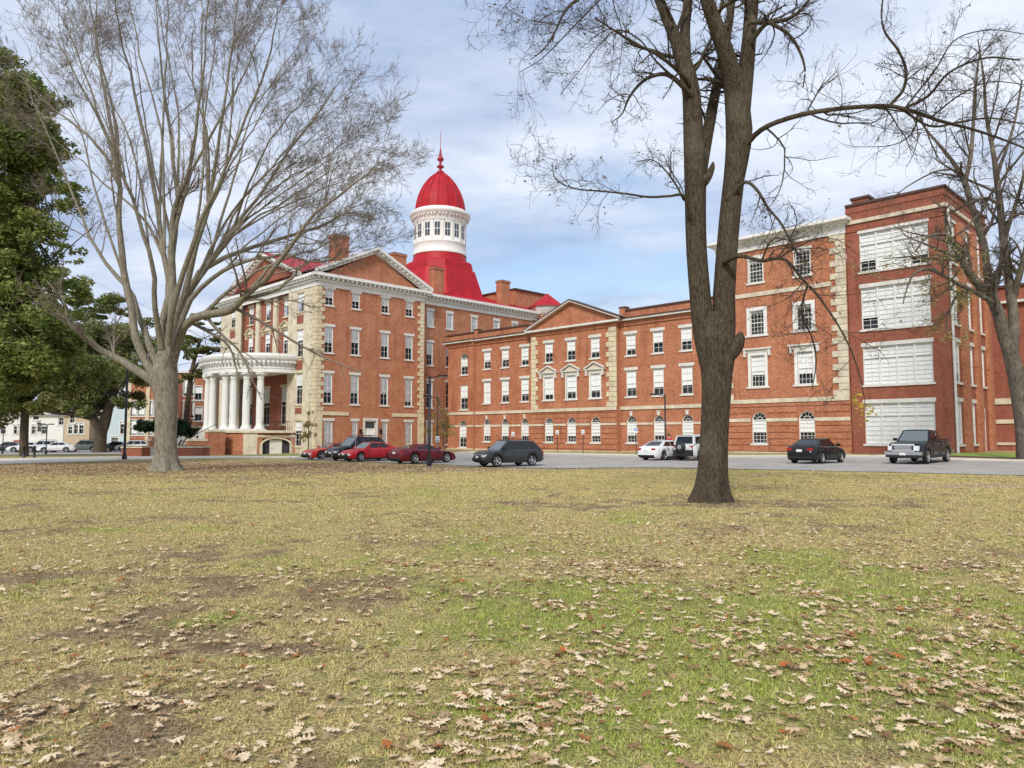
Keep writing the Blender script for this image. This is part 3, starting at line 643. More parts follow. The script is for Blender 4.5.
def lawn_nodes(nt):
    """straw / green / bare-earth patches, in world metres, shared by the soil and the blades"""
    ge = nt.nodes.new('ShaderNodeNewGeometry'); pos = ge.outputs['Position']
    sm = noise(nt, pos, 6, 5, .7); md = noise(nt, pos, 1.6, 6, .7)
    br_ = mapr(nt, addv(nt, attr(nt, 'dirt'), mapr(nt, sm, .3, .7, -.3, .3)), .3, .8); gr = mapr(nt, addv(nt, attr(nt, 'green'), mapr(nt, sm, .3, .7, -.3, .3)), .25, .95)
    col = mixc(nt, mapr(nt, sm, .35, .65), (.74,.60,.27), (.55,.44,.18)); col = mixc(nt, mapr(nt, md, .4, .65, 0, .5), col, (.50,.44,.17))
    col = mixc(nt, gr, col, (.37,.43,.08))
    col = mixc(nt, br_, col, mixc(nt, mapr(nt, noise(nt, pos, 3, 4), .35, .65), (.46,.34,.20), (.28,.195,.11)))
    bare = mapr(nt, addv(nt, blob(nt, pos, 14.6, 24.2, 3.0, .9), mapr(nt, md, .3, .7, -.4, .4)), .7, 1.1, 1, 0)
    return mixc(nt, bare, col, (.56,.42,.29)), pos, sm
def lawnmat():
    m = bpy.data.materials.new('lawn soil'); m.use_nodes = True; nt = m.node_tree; p = nt.nodes['Principled BSDF']; p.inputs['Roughness'].default_value = .95; p.inputs['Specular IOR Level'].default_value = .1
    col, pos, sm = lawn_nodes(nt)
    f = noise(nt, pos, 38, 3, .7); col = mixc(nt, mapr(nt, f, .40, .60, .0, .8), col, (.11,.08,.045), 'MIX')  # fine dark specks in the soil colour paint shade between the grass
    f2 = noise(nt, pos, 9, 4, .75); col = mixc(nt, mapr(nt, f2, .56, .66, 0, .55), col, (.17,.10,.05)); 
    # distant part: fleck of pale leaves
    v = nt.nodes.new('ShaderNodeTexVoronoi'); v.inputs['Scale'].default_value = 5.5; nt.links.new(pos, v.inputs['Vector'])
    col = mixc(nt, mapr(nt, v.outputs['Distance'], .10, .22, .55, 0), col, (.60,.46,.30))
    nt.links.new(col, p.inputs['Base Color'])
    b = nt.nodes.new('ShaderNodeBump'); b.inputs['Strength'].default_value = .9; b.inputs['Distance'].default_value = .04; nt.links.new(f, b.inputs['Height']); nt.links.new(b.outputs[0], p.inputs['Normal'])
    return m
def npmesh(name, V, Fc, mats, attr=None, smooth=False, mi=None):
    """Fc: list of int arrays (n,k)"""
    me = bpy.data.meshes.new(name); V = np.asarray(V, np.float32); me.vertices.add(len(V)); me.vertices.foreach_set('co', V.ravel())
    li = np.concatenate([f.ravel() for f in Fc]).astype(np.int32); tot = np.concatenate([np.full(len(f), f.shape[1], np.int32) for f in Fc]); st = np.concatenate([[0], np.cumsum(tot)[:-1]]).astype(np.int32)
    me.loops.add(len(li)); me.loops.foreach_set('vertex_index', li); me.polygons.add(len(tot)); me.polygons.foreach_set('loop_start', st); me.polygons.foreach_set('loop_total', tot)
    me.polygons.foreach_set('use_smooth', np.full(len(tot), smooth))
    if mi is not None: me.polygons.foreach_set('material_index', mi.astype(np.int32))
    for m in mats: me.materials.append(m)
    me.update(calc_edges=True)
    if attr is not None:
        for nm, v in (attr.items() if isinstance(attr, dict) else [('tint', attr)]): a = me.attributes.new(nm, 'FLOAT', 'POINT'); a.data.foreach_set('value', np.asarray(v, np.float32))
    return me
def axis(lo, hi, a, b, s_):
    c = np.arange(a, b+.01, s_); q = []; x = a; d = s_
    while x > lo: d *= 1.25; x -= d; q.append(x)
    w = []; x = c[-1]; d = s_
    while x < hi: d *= 1.25; x += d; w.append(x)
    return np.array(q[::-1]+list(c)+w)
def axis2(lo, hi, c0, k):
    q = [c0]; x = c0
    while x < hi: d = .13+k*abs(x-c0) if abs(x-c0) < 35 else (1.0 if x < c0+125 else max(1, (x-c0-125)*.25)); x += d; q.append(x)
    w = []; x = c0
    while x > lo: d = .13+k*abs(x-c0) if abs(x-c0) < 35 else (1.0 if x > c0-75 else max(1, (c0-75-x)*.25)); x -= d; w.append(x)
    return np.array(w[::-1]+q)
xs = axis2(-1800, 1800, 0, .025); ys = axis2(-400, 2500, 3, .02)
X, Y = np.meshgrid(xs, ys); Z = gn(X, Y); nx = len(xs)
idx = np.arange(len(xs)*len(ys)).reshape(len(ys), nx)
Fq = np.stack([idx[:-1,:-1].ravel(), idx[:-1,1:].ravel(), idx[1:,1:].ravel(), idx[1:,:-1].ravel()], 1)
LAWN = lawnmat()
tag(link('ground', npmesh('ground', np.stack([X.ravel(), Y.ravel(), Z.ravel()], 1), [Fq], [LAWN], smooth=True, attr=dict(zip(('dirt','green'), fields(X.ravel(), Y.ravel()))))), kind='structure')
def resample(P, n):
    P = np.array(P, float); d = np.concatenate([[0], np.cumsum(np.linalg.norm(np.diff(P, axis=0), axis=1))]); t = np.linspace(0, d[-1], n)
    return np.stack([np.interp(t, d, P[:,k]) for k in range(P.shape[1])], 1)
def smoothline(P, n):
    P = resample(P, n)
    for _ in range(6): P[1:-1] = (P[:-2]+2*P[1:-1]+P[2:])/4
    return P
def strip(name, A, B, dz, m, n=90, k=24, edge=0, **tg):
    A = smoothline(A, n); B = smoothline(B, n); t = np.linspace(0, 1, k)[:,None,None]; G = A[None]*(1-t)+B[None]*t
    z = gn(G[...,0], G[...,1])+dz; V = np.concatenate([G, z[...,None]], 2)
    if edge:
        lo = V[[0,-1]].copy(); lo[...,2] -= edge; V = np.concatenate([lo[:1], V, lo[1:]], 0); k += 2
    i = np.arange(k*n).reshape(k, n); Fq = np.stack([i[:-1,:-1].ravel(), i[:-1,1:].ravel(), i[1:,1:].ravel(), i[1:,:-1].ravel()], 1)[:, ::-1]
    o = link(name, npmesh(name, V.reshape(-1,3), [Fq], [m])); tag(o, kind='structure', **tg); return o
ASPH = mat('asphalt', (.42,.39,.35), .9, noise=.3, nscale=.5, bump=.25, bscale=60)
WALK = mat('pale concrete walk', (.74,.66,.54), .9, noise=.2, nscale=.7, bump=.1)
MULCH = mat('dark mulch', (.12,.065,.04), .95, noise=.5, nscale=8, bump=.8, bscale=12)
GREEN = mat('bright lawn', (.26,.36,.06), .9, noise=.35, nscale=2.5, bump=.6, bscale=18)
E_ = [(-19.5,64.5),(-17.3,60.9),(-8.6,53.2),(-2.7,48.0),(2,44.2),(7,39.8),(12,35.8),(16,32.8),(21,29.6),(40,18),(70,0)]
K_ = [(-23,76),(-19,82),(-13,84),(-5.5,77),(2.5,67),(8.7,61.0),(14.2,57.0),(17.9,54.0),(22.6,50.4),(26.6,47.8),(27.8,45.6),(29.6,43.6),(33,40),(45,31),(75,12)]
strip('parking_lot', E_, K_, .03, ASPH, 120, 40)
Kl = K_[3:10]; off = lambda P, d: [(x+d*.70, y+d*.72) for x, y in P]
strip('sidewalk', off(Kl, .15), off(Kl, 2.2), .12, WALK, 60, 4, .3)
strip('kerb', off(Kl, -.25), off(Kl, .14), .135, mat('kerb concrete', (.5,.48,.43), .9, noise=.2), 60, 3, .3)
Kr = K_[9:]; strip('kerb', off(Kr, -.3), off(Kr, .35), .13, WALK, 50, 3, .3)
strip('mulch_bed', off(Kr, .37), off(Kr, 3.0), .08, MULCH, 50, 8, .2)
strip('green_verge', off(Kr, 3.0), off(Kr, 9.5), .05, GREEN, 50, 14, .2)
strip('green_verge', [(-27,66),(-21,66.5),(-18.5,66)], [(-30,72),(-24,79),(-20.5,78)], .04, GREEN, 30, 14, .1)
strip('green_verge', off(Kl[:6], 2.3), off(Kl[:6], 5.5), .03, mat('pale grass verge', (.34,.36,.13), .9, noise=.3, nscale=2), 60, 8, .1)
strip('walkway', [(-70,30),(-45,41),(-34,48),(-31.5,53),(-30,60),(-26,64),(-22,65.5),(-19,65)], [(-84,42),(-56,54),(-43,61),(-39,67),(-35,71),(-29.5,71),(-24,71),(-19.5,70)], .05, WALK, 60, 14, .12)
strip('road', [(-150,55),(-75,78),(-58,85),(-46,90),(-38,94)], [(-180,90),(-100,122),(-78,130),(-62,132),(-50,132)], .03, ASPH, 60, 30)
# ------------------------------------------------------------------ grass and fallen leaves
def fcol(name, ramp, rough=.8, trans=.0):
    m = bpy.data.materials.new(name); m.use_nodes = True; nt = m.node_tree; p = nt.nodes['Principled BSDF']; p.inputs['Roughness'].default_value = rough; p.inputs['Specular IOR Level'].default_value = .15
    a = nt.nodes.new('ShaderNodeAttribute'); a.attribute_name = 'tint'; r = nt.nodes.new('ShaderNodeValToRGB'); e = r.color_ramp.elements
    for i, (ps, c) in enumerate(ramp):
        q = e[i] if i < 2 else e.new(ps)
        q.position = ps; q.color = (*c, 1)
    nt.links.new(a.outputs['Fac'], r.inputs[0]); nt.links.new(r.outputs[0], p.inputs['Base Color'])
    if trans:
        t = nt.nodes.new('ShaderNodeBsdfTranslucent'); nt.links.new(r.outputs[0], t.inputs[0]); mx = nt.nodes.new('ShaderNodeMixShader'); mx.inputs[0].default_value = trans
        nt.links.new(p.outputs[0], mx.inputs[1]); nt.links.new(t.outputs[0], mx.inputs[2]); nt.links.new(mx.outputs[0], nt.nodes['Material Output'].inputs[0])
    return m
def grassmat():
    m = bpy.data.materials.new('grass blades'); m.use_nodes = True; nt = m.node_tree; p = nt.nodes['Principled BSDF']; p.inputs['Roughness'].default_value = .7; p.inputs['Specular IOR Level'].default_value = .2
    col, pos, sm = lawn_nodes(nt); a = nt.nodes.new('ShaderNodeAttribute'); a.attribute_name = 'tint'
    col = mixc(nt, mapr(nt, a.outputs['Fac'], .0, .35, .5, 0), col, (.62,.52,.30)); col = mixc(nt, mapr(nt, a.outputs['Fac'], .6, 1, 0, .65), col, (.20,.19,.06))
    nt.links.new(col, p.inputs['Base Color']); return m
def field(n, r0, r1, half=.78, power=1.0):
    u = rng.random(n); r = (r0**power+(r1**power-r0**power)*u)**(1/power); x = r*(rng.random(n)*2-1)*half; return x, r
nb = 900000
bx, by = field(nb, 3.0, 36, .78, .9)
fd, fg = fields(bx, by); tf = vn(bx, by, 16, 77)*.6+vn(bx, by, 7, 78)*.4; far_ = np.clip((by-9)/8, 0, 1)
kp = rng.random(nb) < np.clip((tf-.28)*3.0, .03, 1)*(1-far_)+far_*.8
kp &= rng.random(nb) < 1-.8*np.clip(fd*1.6-.55, 0, 1)
bx, by, fd, fg, tf = bx[kp], by[kp], fd[kp], fg[kp], tf[kp]; nb = len(bx)
h = rng.uniform(.010, .032, nb)*(.5+.7*tf)*(1+.012*by)*(1+.35*fg)*.85; w = rng.uniform(.0018, .0034, nb)*(1+.16*by); an = rng.random(nb)*2*np.pi; ln = rng.uniform(.2, 1.5, nb)*h; la = rng.random(nb)*2*np.pi
bz = gn(bx, by); V = np.zeros((nb, 3, 3), np.float32)
V[:,0] = np.stack([bx-np.cos(an)*w, by-np.sin(an)*w, bz-.004], 1); V[:,1] = np.stack([bx+np.cos(an)*w, by+np.sin(an)*w, bz-.004], 1); V[:,2] = np.stack([bx+np.cos(la)*ln, by+np.sin(la)*ln, bz+h], 1)
tag(link('grass', npmesh('grass', V.reshape(-1,3), [np.arange(nb*3).reshape(-1,3)], [grassmat()], {'tint': np.repeat(rng.random(nb), 3), 'dirt': np.repeat(fd, 3), 'green': np.repeat(fg, 3)})), label='short winter grass, straw and green, over the open lawn', cat='grass', kind='stuff')
# lobed oak leaf outline (half), mirrored
half = [(0,0),(.035,.05),(.03,.16),(.20,.13),(.30,.22),(.16,.30),(.09,.36),(.26,.40),(.40,.52),(.22,.54),(.10,.56),(.24,.66),(.31,.78),(.14,.76),(.07,.80),(.10,.92),(0,1.0)]
out = [(x, y-.5) for x, y in half]+[(-x*.95, y-.5+.02) for x, y in half[-2:0:-1]]
mid = [(0, y-.5) for _, y in half]
def leafset(n, x, y, size, lo=False, zoff=.012):
    L = np.array(out)[:, :] if not lo else np.array([(0,-.5),(.14,-.3),(.3,-.12),(.1,-.05),(.38,.12),(.1,.15),(.2,.38),(0,.5),(-.2,.36),(-.1,.15),(-.36,.1),(-.1,-.05),(-.3,-.15),(-.12,-.3)])
    k = len(L); P = np.concatenate([L, [(0,0)]]); n_ = len(P)
    curl = rng.uniform(.1, .9, n); bend = rng.uniform(-.3, .6, n); twist = rng.uniform(-.7, .7, n)
    z = curl[:,None]*P[None,:,0]**2*1.6+bend[:,None]*P[None,:,1]**2+twist[:,None]*P[None,:,0]*P[None,:,1]+rng.normal(0, .02, (n, n_))
    xx = np.broadcast_to(P[None,:,0]*rng.uniform(.75,1.15,(n,1)), (n, n_)); yy = np.broadcast_to(P[None,:,1], (n, n_))
    flip = np.where(rng.random(n) < .5, -1, 1)[:,None]; z = z*flip; z = z-z.min(1, keepdims=True)
    a = rng.random(n)*2*np.pi; ca, sa = np.cos(a)[:,None], np.sin(a)[:,None]
    s_ = size[:,None]; tl = rng.normal(0, .16, (n,1)); V = np.stack([x[:,None]+s_*(xx*ca-yy*sa), y[:,None]+s_*(xx*sa+yy*ca), gn(x, y)[:,None]+zoff*rng.uniform(.3,1.6,(n,1))+s_*(z+yy*tl+abs(tl)*.5)], 2)
    i = np.arange(k); T_ = np.stack([i, (i+1)%k, np.full(k, k)], 1)[None]+np.arange(n)[:,None,None]*n_
    return V.reshape(-1,3), T_.reshape(-1,3), n_
def density(x, y):
    d = .26+.95*np.exp(-(((x-3.0)/2.3)**2+((y-5.2)/2.2)**2))+.75*np.exp(-(((x+.4)/1.1)**2+((y-4.5)/.8)**2))+.55*np.exp(-(((x-2.5)/5)**2+((y-11)/3)**2))+.4*np.exp(-(((x+2.3)/1.6)**2+((y-4)/1)**2))
    n = np.sin(x*2.3+1.1*np.sin(y*1.7))*np.sin(y*2.9+1.3*np.sin(x*1.9)); n2 = np.sin(x*7.1+2*np.sin(y*5.3))*np.sin(y*8.3+x*2); f_ = np.clip((fbm(x, y, 1.6, 55)-.3)*3.2, .15, 1.25); return np.clip(d*f_*(1+.5*n2), .02, 1)
Vs, Fs, Ts, base = [], [], [], 0
for n, r0, r1, lo, s0, s1, zf in ((17500,2.9,9.5,False,.03,.115,.012),(64000,9,24,True,.03,.105,.012),(36000,22,64,True,.07,.14,.01),(30000,2.9,16,True,.012,.032,.016)):
    x, y = field(n, r0, r1, .8, 1.6 if r1 < 30 else 1.3)
    keep = rng.random(n) < (density(x, y)**(1 if s1 > .04 else .5) if r1 < 30 else .35+.65*np.exp(-(((x+17)/16)**2+((y-42)/13)**2)))
    if r1 > 30: keep &= (y < 60-.78*(x+18)-1.0)
    x, y = x[keep], y[keep]
    if r1 > 30: ex = 52000; qx = rng.normal(-18.5, 9.5, ex); qy = rng.normal(44, 6.5, ex); k2 = (qy < 59-.78*(qx+18)) & (qx < 1) & (qx/np.maximum(qy, 1) > -.85) & (qy > 24); x = np.concatenate([x, qx[k2]]); y = np.concatenate([y, qy[k2]])
    m_ = len(x); V, Fc, nn = leafset(m_, x, y, (s0+(s1-s0)*rng.random(m_)**1.5)*rng.uniform(.8,1.15,m_), lo, zf)
    Vs.append(V); Fs.append(Fc+base); base += len(V); t = rng.random(m_)**1.35
    if r1 > 30: t = np.clip(t+.35*np.exp(-(((x+17)/14)**2+((y-42)/12)**2)), 0, .88)
    if s1 < .04: t = .5+t*.46
    Ts.append(np.repeat(t, nn))
LEAF = fcol('dry oak leaf', [(0,(.74,.60,.42)),(.3,(.60,.45,.27)),(.68,(.42,.28,.15)),(.86,(.24,.14,.075)),(.965,(.30,.13,.05)),(1,(.46,.14,.04))], .75)
tag(link('fallen_leaves', npmesh('fallen_leaves', np.concatenate(Vs), [np.concatenate(Fs)], [LEAF], np.concatenate(Ts))), label='dry tan and rust oak leaves scattered over the lawn', cat='leaves', kind='stuff')
# ================================================================== TREES
def norm(v): return v/np.maximum(np.linalg.norm(v, axis=-1, keepdims=True), 1e-9)
def grow(p, d, L, nseg, wander, trop, curl=0):
    N = len(p); P = np.zeros((N, nseg+1, 3)); P[:,0] = p; d = norm(d); st = (L/nseg)[:,None]; cv = rng.normal(0, 1, (N,3))
    for i in range(nseg):
        d = norm(d+rng.normal(0, wander, (N,3))+np.array(trop)*(i+1)/nseg+cv*curl/nseg); P[:,i+1] = P[:,i]+d*st
    return P
def spawn(P, R, k, t0, t1, ang, lf, ld, rf, Lp, side_up=0):
    """children off polylines P (N,S,3) with radii R (N,S)"""
    N, S_, _ = P.shape; t = rng.uniform(t0, t1, (N, k)); f = t*(S_-1); i = np.minimum(f.astype(int), S_-2); fr = (f-i)[...,None]; n = np.arange(N)[:,None]
    st = P[n,i]*(1-fr)+P[n,i+1]*fr; tg = norm(P[n,i+1]-P[n,i]); r = R[n,i]*(1-fr[...,0])+R[n,i+1]*fr[...,0]
    q = rng.normal(0, 1, (N,k,3)); q[...,2] += side_up; q = norm(q-(q*tg).sum(-1, keepdims=True)*tg); a = rng.normal(ang, .18, (N,k,1))
    d = tg*np.cos(a)+q*np.sin(a); L = Lp[:,None]*lf*(1-ld*t)*rng.uniform(.6, 1.2, (N,k))
    return st.reshape(-1,3), d.reshape(-1,3), L.reshape(-1), (r*rf).reshape(-1)
def radii(r0, S_, end=.25): return r0[:,None]*np.linspace(1, end, S_)[None]
class Wood:
    def __init__(s): s.V = []; s.F = []; s.n = 0
    def add(s, P, R, sides):
        N, S_, _ = P.shape
        if N == 0: return
        d = np.zeros_like(P); d[:,1:-1] = P[:,2:]-P[:,:-2]; d[:,0] = P[:,1]-P[:,0]; d[:,-1] = P[:,-1]-P[:,-2]; d = norm(d)
        ref = np.where(abs(d[:,:1,2:3]) > .9, np.array([1.,0,0]), np.array([0,0,1.])); u = norm(np.cross(d, np.broadcast_to(ref, d.shape))); w = np.cross(d, u)
        a = np.arange(sides)*2*np.pi/sides
        V = P[:,:,None]+R[:,:,None,None]*(u[:,:,None]*np.cos(a)[:,None]+w[:,:,None]*np.sin(a)[:,None])
        i = (np.arange(N*S_*sides)).reshape(N, S_, sides)+s.n; j = np.roll(i, -1, 2)
        s.F.append(np.stack([i[:,:-1], j[:,:-1], j[:,1:], i[:,1:]], -1).reshape(-1,4)); s.V.append(V.reshape(-1,3)); s.n += N*S_*sides
    def build(s, name, m, parent): return link(name, npmesh(name, np.concatenate(s.V), [np.concatenate(s.F)], [m], smooth=True), parent)
def catmull(P, n):
    P = np.array(P, float); t = np.linspace(0, len(P)-1, n); Q = np.vstack([2*P[0]-P[1], P, 2*P[-1]-P[-2]]); i = np.minimum(t.astype(int), len(P)-2); f = (t-i)[:,None]
    a, b, c, d = Q[i], Q[i+1], Q[i+2], Q[i+3]; return .5*(2*b+(c-a)*f+(2*a-5*b+4*c-d)*f**2+(3*b-3*c+d-a)*f**3)
def limb(px, Y0, ppm, n=14, dy=0):
    """px: (x, y, width in px[, depth offset]); returns points and radii in metres"""
    P = []; 
    for k, q in enumerate(px):
        yy = Y0+(q[3] if len(q) > 3 else dy*k/(len(px)-1)); P.append((*at(q[0], q[1], yy), q[2]/2/F*yy))
    Q = catmull(P, n); return Q[:,:3], np.maximum(Q[:,3], .004)
def trunk_mesh(pts, rad, m, parent, flare=1.7, lobes=6, rough=.06, sides=40, seed=1, fl=1.2):
    r_ = np.random.default_rng(seed); P = np.array(pts); S_ = len(P); z0 = P[0,2]; a = np.arange(sides)*2*np.pi/sides; rows = []
    ph = r_.random(8)*6.28; am = r_.uniform(.5, 1, 8)
    for i in range(S_):
        hgt = max(P[i,2]-z0, 0); f = math.exp(-hgt/fl*2.0); ridg = sum(am[k]*np.sin((k+2)*a+ph[k]+hgt*.15*k) for k in range(5))/3
        rr = rad[i]*(1+(flare-1)*f*(.55+.45*np.sin(lobes*a+ph[6])+.4*ridg*f)+rough*ridg)
        rows.append(np.stack([P[i,0]+rr*np.cos(a), P[i,1]+rr*np.sin(a), np.full(sides, P[i,2])], 1))
    V = np.concatenate(rows); i = np.arange(S_*sides).reshape(S_, sides); j = np.roll(i, -1, 1)
    Fq = np.stack([i[:-1], j[:-1], j[1:], i[1:]], -1).reshape(-1,4); return link('trunk', npmesh('trunk', V, [Fq], [m], smooth=True), parent)
def bark(name, c1, c2, sc=1.0, lichen=None, dist=.04):
    m = bpy.data.materials.new(name); m.use_nodes = True; nt = m.node_tree; p = nt.nodes['Principled BSDF']; p.inputs['Roughness'].default_value = .95; p.inputs['Specular IOR Level'].default_value = .1
    tc = nt.nodes.new('ShaderNodeTexCoord'); mp = nt.nodes.new('ShaderNodeMapping'); mp.inputs['Scale'].default_value = (9*sc, 9*sc, 1.6*sc); nt.links.new(tc.outputs['Object'], mp.inputs[0])
    a = noise(nt, mp.outputs[0], 1.5, 7, .72); b = noise(nt, tc.outputs['Object'], 1.3, 4); fine = noise(nt, tc.outputs['Object'], 22, 4, .7)
    col = mixc(nt, mapr(nt, a, .36, .62), c1, c2); col = mixc(nt, mapr(nt, b, .5, .75, 0, .6), col, lichen or c2)
    col = mixc(nt, mapr(nt, fine, .3, .7, .0, .45), col, tuple(c*.45 for c in c1)); nt.links.new(col, p.inputs['Base Color'])
    bm = nt.nodes.new('ShaderNodeBump'); bm.inputs['Strength'].default_value = .9; bm.inputs['Distance'].default_value = dist; nt.links.new(addv(nt, a, addv(nt, fine, .3, 'MULTIPLY')), bm.inputs['Height']); nt.links.new(bm.outputs[0], p.inputs['Normal']); return m
GBARK = bark('pale grey bark', (.15,.125,.09), (.40,.36,.28), 1.1, (.44,.42,.31), .06)
DBARK = bark('dark furrowed bark', (.035,.026,.018), (.20,.158,.11), 2.6, (.27,.225,.165), .08)
TWIG = mat('grey brown twigs', (.235,.19,.15), .9, noise=.3); TWIGD = mat('dark twigs', (.07,.055,.045), .9, noise=.3)
RBARK = bark('grey brown bark', (.065,.05,.04), (.23,.19,.15), 1.3, (.42,.38,.28), .04)
def leafcards(n, c, rad, size, name, m, parent, hang=0, tint=None, squash=1):
    """small folded leaf quads spread through clumps c (K,3) with radii rad (K,)"""
    k = rng.integers(0, len(c), n) if rad.std() == 0 else rng.choice(len(c), n, p=rad**2.2/(rad**2.2).sum()); u = norm(rng.normal(0, 1, (n,3)))*rng.random((n,1))**.42*rad[k][:,None]; u[:,2] *= squash; p = c[k]+u
    a = norm(rng.normal(0, 1, (n,3))); a[:,2] *= .5; a = norm(a); b = norm(np.cross(a, rng.normal(0, 1, (n,3)))); s_ = rng.uniform(*size, n)[:,None]
    V = np.stack([p-a*s_, p+b*s_*.45, p+a*s_, p-b*s_*.45], 1).reshape(-1,3); i = np.arange(n*4).reshape(-1,4)
    t = rng.random(n)*.55+.45*rng.random(len(c))[k] if tint is None else tint+rng.random(n)*.2
    return link(name, npmesh(name, V, [i], [m], np.repeat(t, 4)), parent)
def tree(name, loc, label, group=None): return empty(name, loc, 0, label=label, cat='tree', group=group)
def relocate(root):
    for ch in root.children: ch.location -= root.location
# ---- tree A: big bare pale tree on the left
YA = 36.4; base = at(165, 471, YA); base.z = g(base.x, YA)
tA = tree('bare_tree', base, 'large bare tree with pale grey fluted trunk and wide twiggy crown on the left')
tp = [at(167,476,YA), at(166,468,YA), at(165.5,455,YA), at(165.5,440,YA), at(166,420,YA), at(166,400,YA), at(165,385,YA), at(165,370,YA), at(166,352,YA)]
tq = catmull([(*p, w/2/F*YA) for p, w in zip(tp, (23,22,20.5,20,20,21,23,22,15))], 40)
tp0 = tq[:,:3].copy(); trunk_mesh(tp0, tq[:,3], GBARK, tA, 2.3, 6, .12, 90, 3, .8)
A_L = [
 [(163,395,15),(150,378,13),(125,362,11),(98,345,9.5),(76,324,8,-1),(66,300,5,-1.6),(50,278,3,-2)],
 [(160,385,14),(148,365,12),(136,340,11),(133,310,10.5),(127,275,10),(124,240,9),(121,200,8),(116,150,6.5),(108,100,5),(100,50,3.5),(92,0,2),(88,-40,1)],
 [(161,380,13),(150,345,10,.6),(139,318,8,1),(128,290,7,1.5),(100,255,5,2),(80,215,4,3),(55,150,3,4),(30,90,2,5),(12,40,1,5)],
 [(165,370,14),(160,330,11),(165,300,10),(162,260,8,.8),(155,215,7,1.2),(148,160,6,2),(136,100,4.5,2.5),(122,40,3,3),(112,-20,1.5,3)],
 [(168,370,13),(171,330,12),(173,290,11),(171,255,10),(170,235,9),(173,205,8),(181,190,7,-.6),(190,150,5,-1),(196,100,4,-1.4),(200,50,3,-2),(205,0,2,-2),(207,-40,1,-2)],
 [(171,365,13),(176,325,10,-.5),(182,290,9,-1),(192,250,8,-1.5),(205,200,6.5,-2),(214,150,5,-2.6),(224,90,4,-3),(232,30,2.5,-3),(238,-20,1.5,-3)],
 [(172,365,12),(178,335,10,1),(186,300,9,1.5),(205,270,8,2),(232,232,6.5,3),(262,195,5,4),(292,150,4,5),(322,105,3,5.5),(345,75,1.5,6)],
 [(170,372,13),(184,325,12,-1),(205,313,11.5,-2),(228,311,11,-3),(243,300,10,-3.6),(262,282,8,-4.2),(285,255,7,-5),(315,215,5.5,-5.6),(340,198,4.5,-6),(362,180,3,-6.5),(384,166,1.5,-7)],
 [(172,368,11),(180,320,9,2),(198,282,8,3),(228,258,7,4),(262,243,6,5),(300,232,5,6),(328,222,4,7),(352,208,2.5,7.5),(374,212,1.2,8)],
 [(168,350,10),(168,300,8,2),(176,250,7,3),(178,200,6,4),(172,140,5,5),(166,80,3.5,6),(160,20,2,6),(158,-30,1,6)],
 [(174,355,9,-.5),(190,300,7,-1),(222,272,6,-1.4),(258,262,5,-2),(290,262,4,-2.4),(318,270,3,-3),(340,262,2,-3),(362,252,1,-3)],
 [(168,345,9,-1),(176,300,8,-2),(196,240,6.5,-3),(224,175,5,-4),(250,110,4,-5),(268,55,3,-6),(282,5,1.6,-6)],
 [(162,350,9,-1),(152,300,7,-2),(146,250,6,-3),(128,190,5,-4),(100,130,4,-5),(72,75,3,-6),(48,30,1.6,-6)],
 [(243,300,6,-3.6),(275,290,5,-3.6),(302,262,3.5,-3),(330,258,2.5,-3),(360,238,1.5,-3)],
]
r_ = np.random.default_rng(4); OUT = [(-8,60),(8,20),(35,-15),(62,-40),(90,-60),(118,-70),(146,-75),(172,-78),(200,-70),(232,-55),(262,-30),(285,0),(306,35),(325,68),(346,100),(366,132),(380,165),(376,196),(362,226),(386,150),(378,182),(330,118),(350,142),(330,190),(320,160),(290,80),(240,10),(180,-20),(110,-10),(60,50),(30,120)]
par = [q for q in A_L[1:13]]
for k, (ex, ey) in enumerate(OUT):
    best = sorted(par, key=lambda q: (q[-1][0]-ex)**2+(q[-1][1]-ey)**2)[r_.integers(0, 3)]; m_ = best[r_.integers(2, max(3, len(best)//2+1))]
    sx, sy, w0 = m_[0], m_[1], m_[2]*.55; d0 = m_[3] if len(m_) > 3 else 0; dz = d0+r_.uniform(-4, 4)
    c1 = (sx+(ex-sx)*.2+r_.uniform(-6, 6), sy+(ey-sy)*.33); c2 = (sx+(ex-sx)*.5+r_.uniform(-9, 9), sy+(ey-sy)*.64); c3 = (sx+(ex-sx)*.78+r_.uniform(-8, 8), sy+(ey-sy)*.85)
    A_L.append([(sx,sy,w0,d0),(*c1,w0*.75,d0+(dz-d0)*.3),(*c2,w0*.5,d0+(dz-d0)*.6),(*c3,w0*.3,d0+(dz-d0)*.85),(ex,ey,.7,dz)])
wd = Wood(); tw = Wood(); LP = []; LR = []; LL = []
for L in A_L:
    P, R = limb(L, YA, 0, 22); R = R*np.linspace(.76, .56, 22); wob = np.cumsum(rng.normal(0, .055, (22,3)), 0); wob -= np.linspace(0, 1, 22)[:,None]*wob[-1]*.5; P = P+wob*np.minimum(1, np.arange(22)/6)[:,None]
    if len(LP) >= 14: Q = np.concatenate(LP[:14]); q0 = Q[np.argmin(((Q-P[0])**2).sum(1))]; P = P+(q0-P[0])*np.linspace(1, 0, 22)[:,None]
    LP.append(P); LR.append(R); LL.append(np.linalg.norm(np.diff(P, axis=0), axis=1).sum())
LP = np.array(LP); LR = np.array(LR); LL = np.array(LL); wd.add(LP, LR, 10)
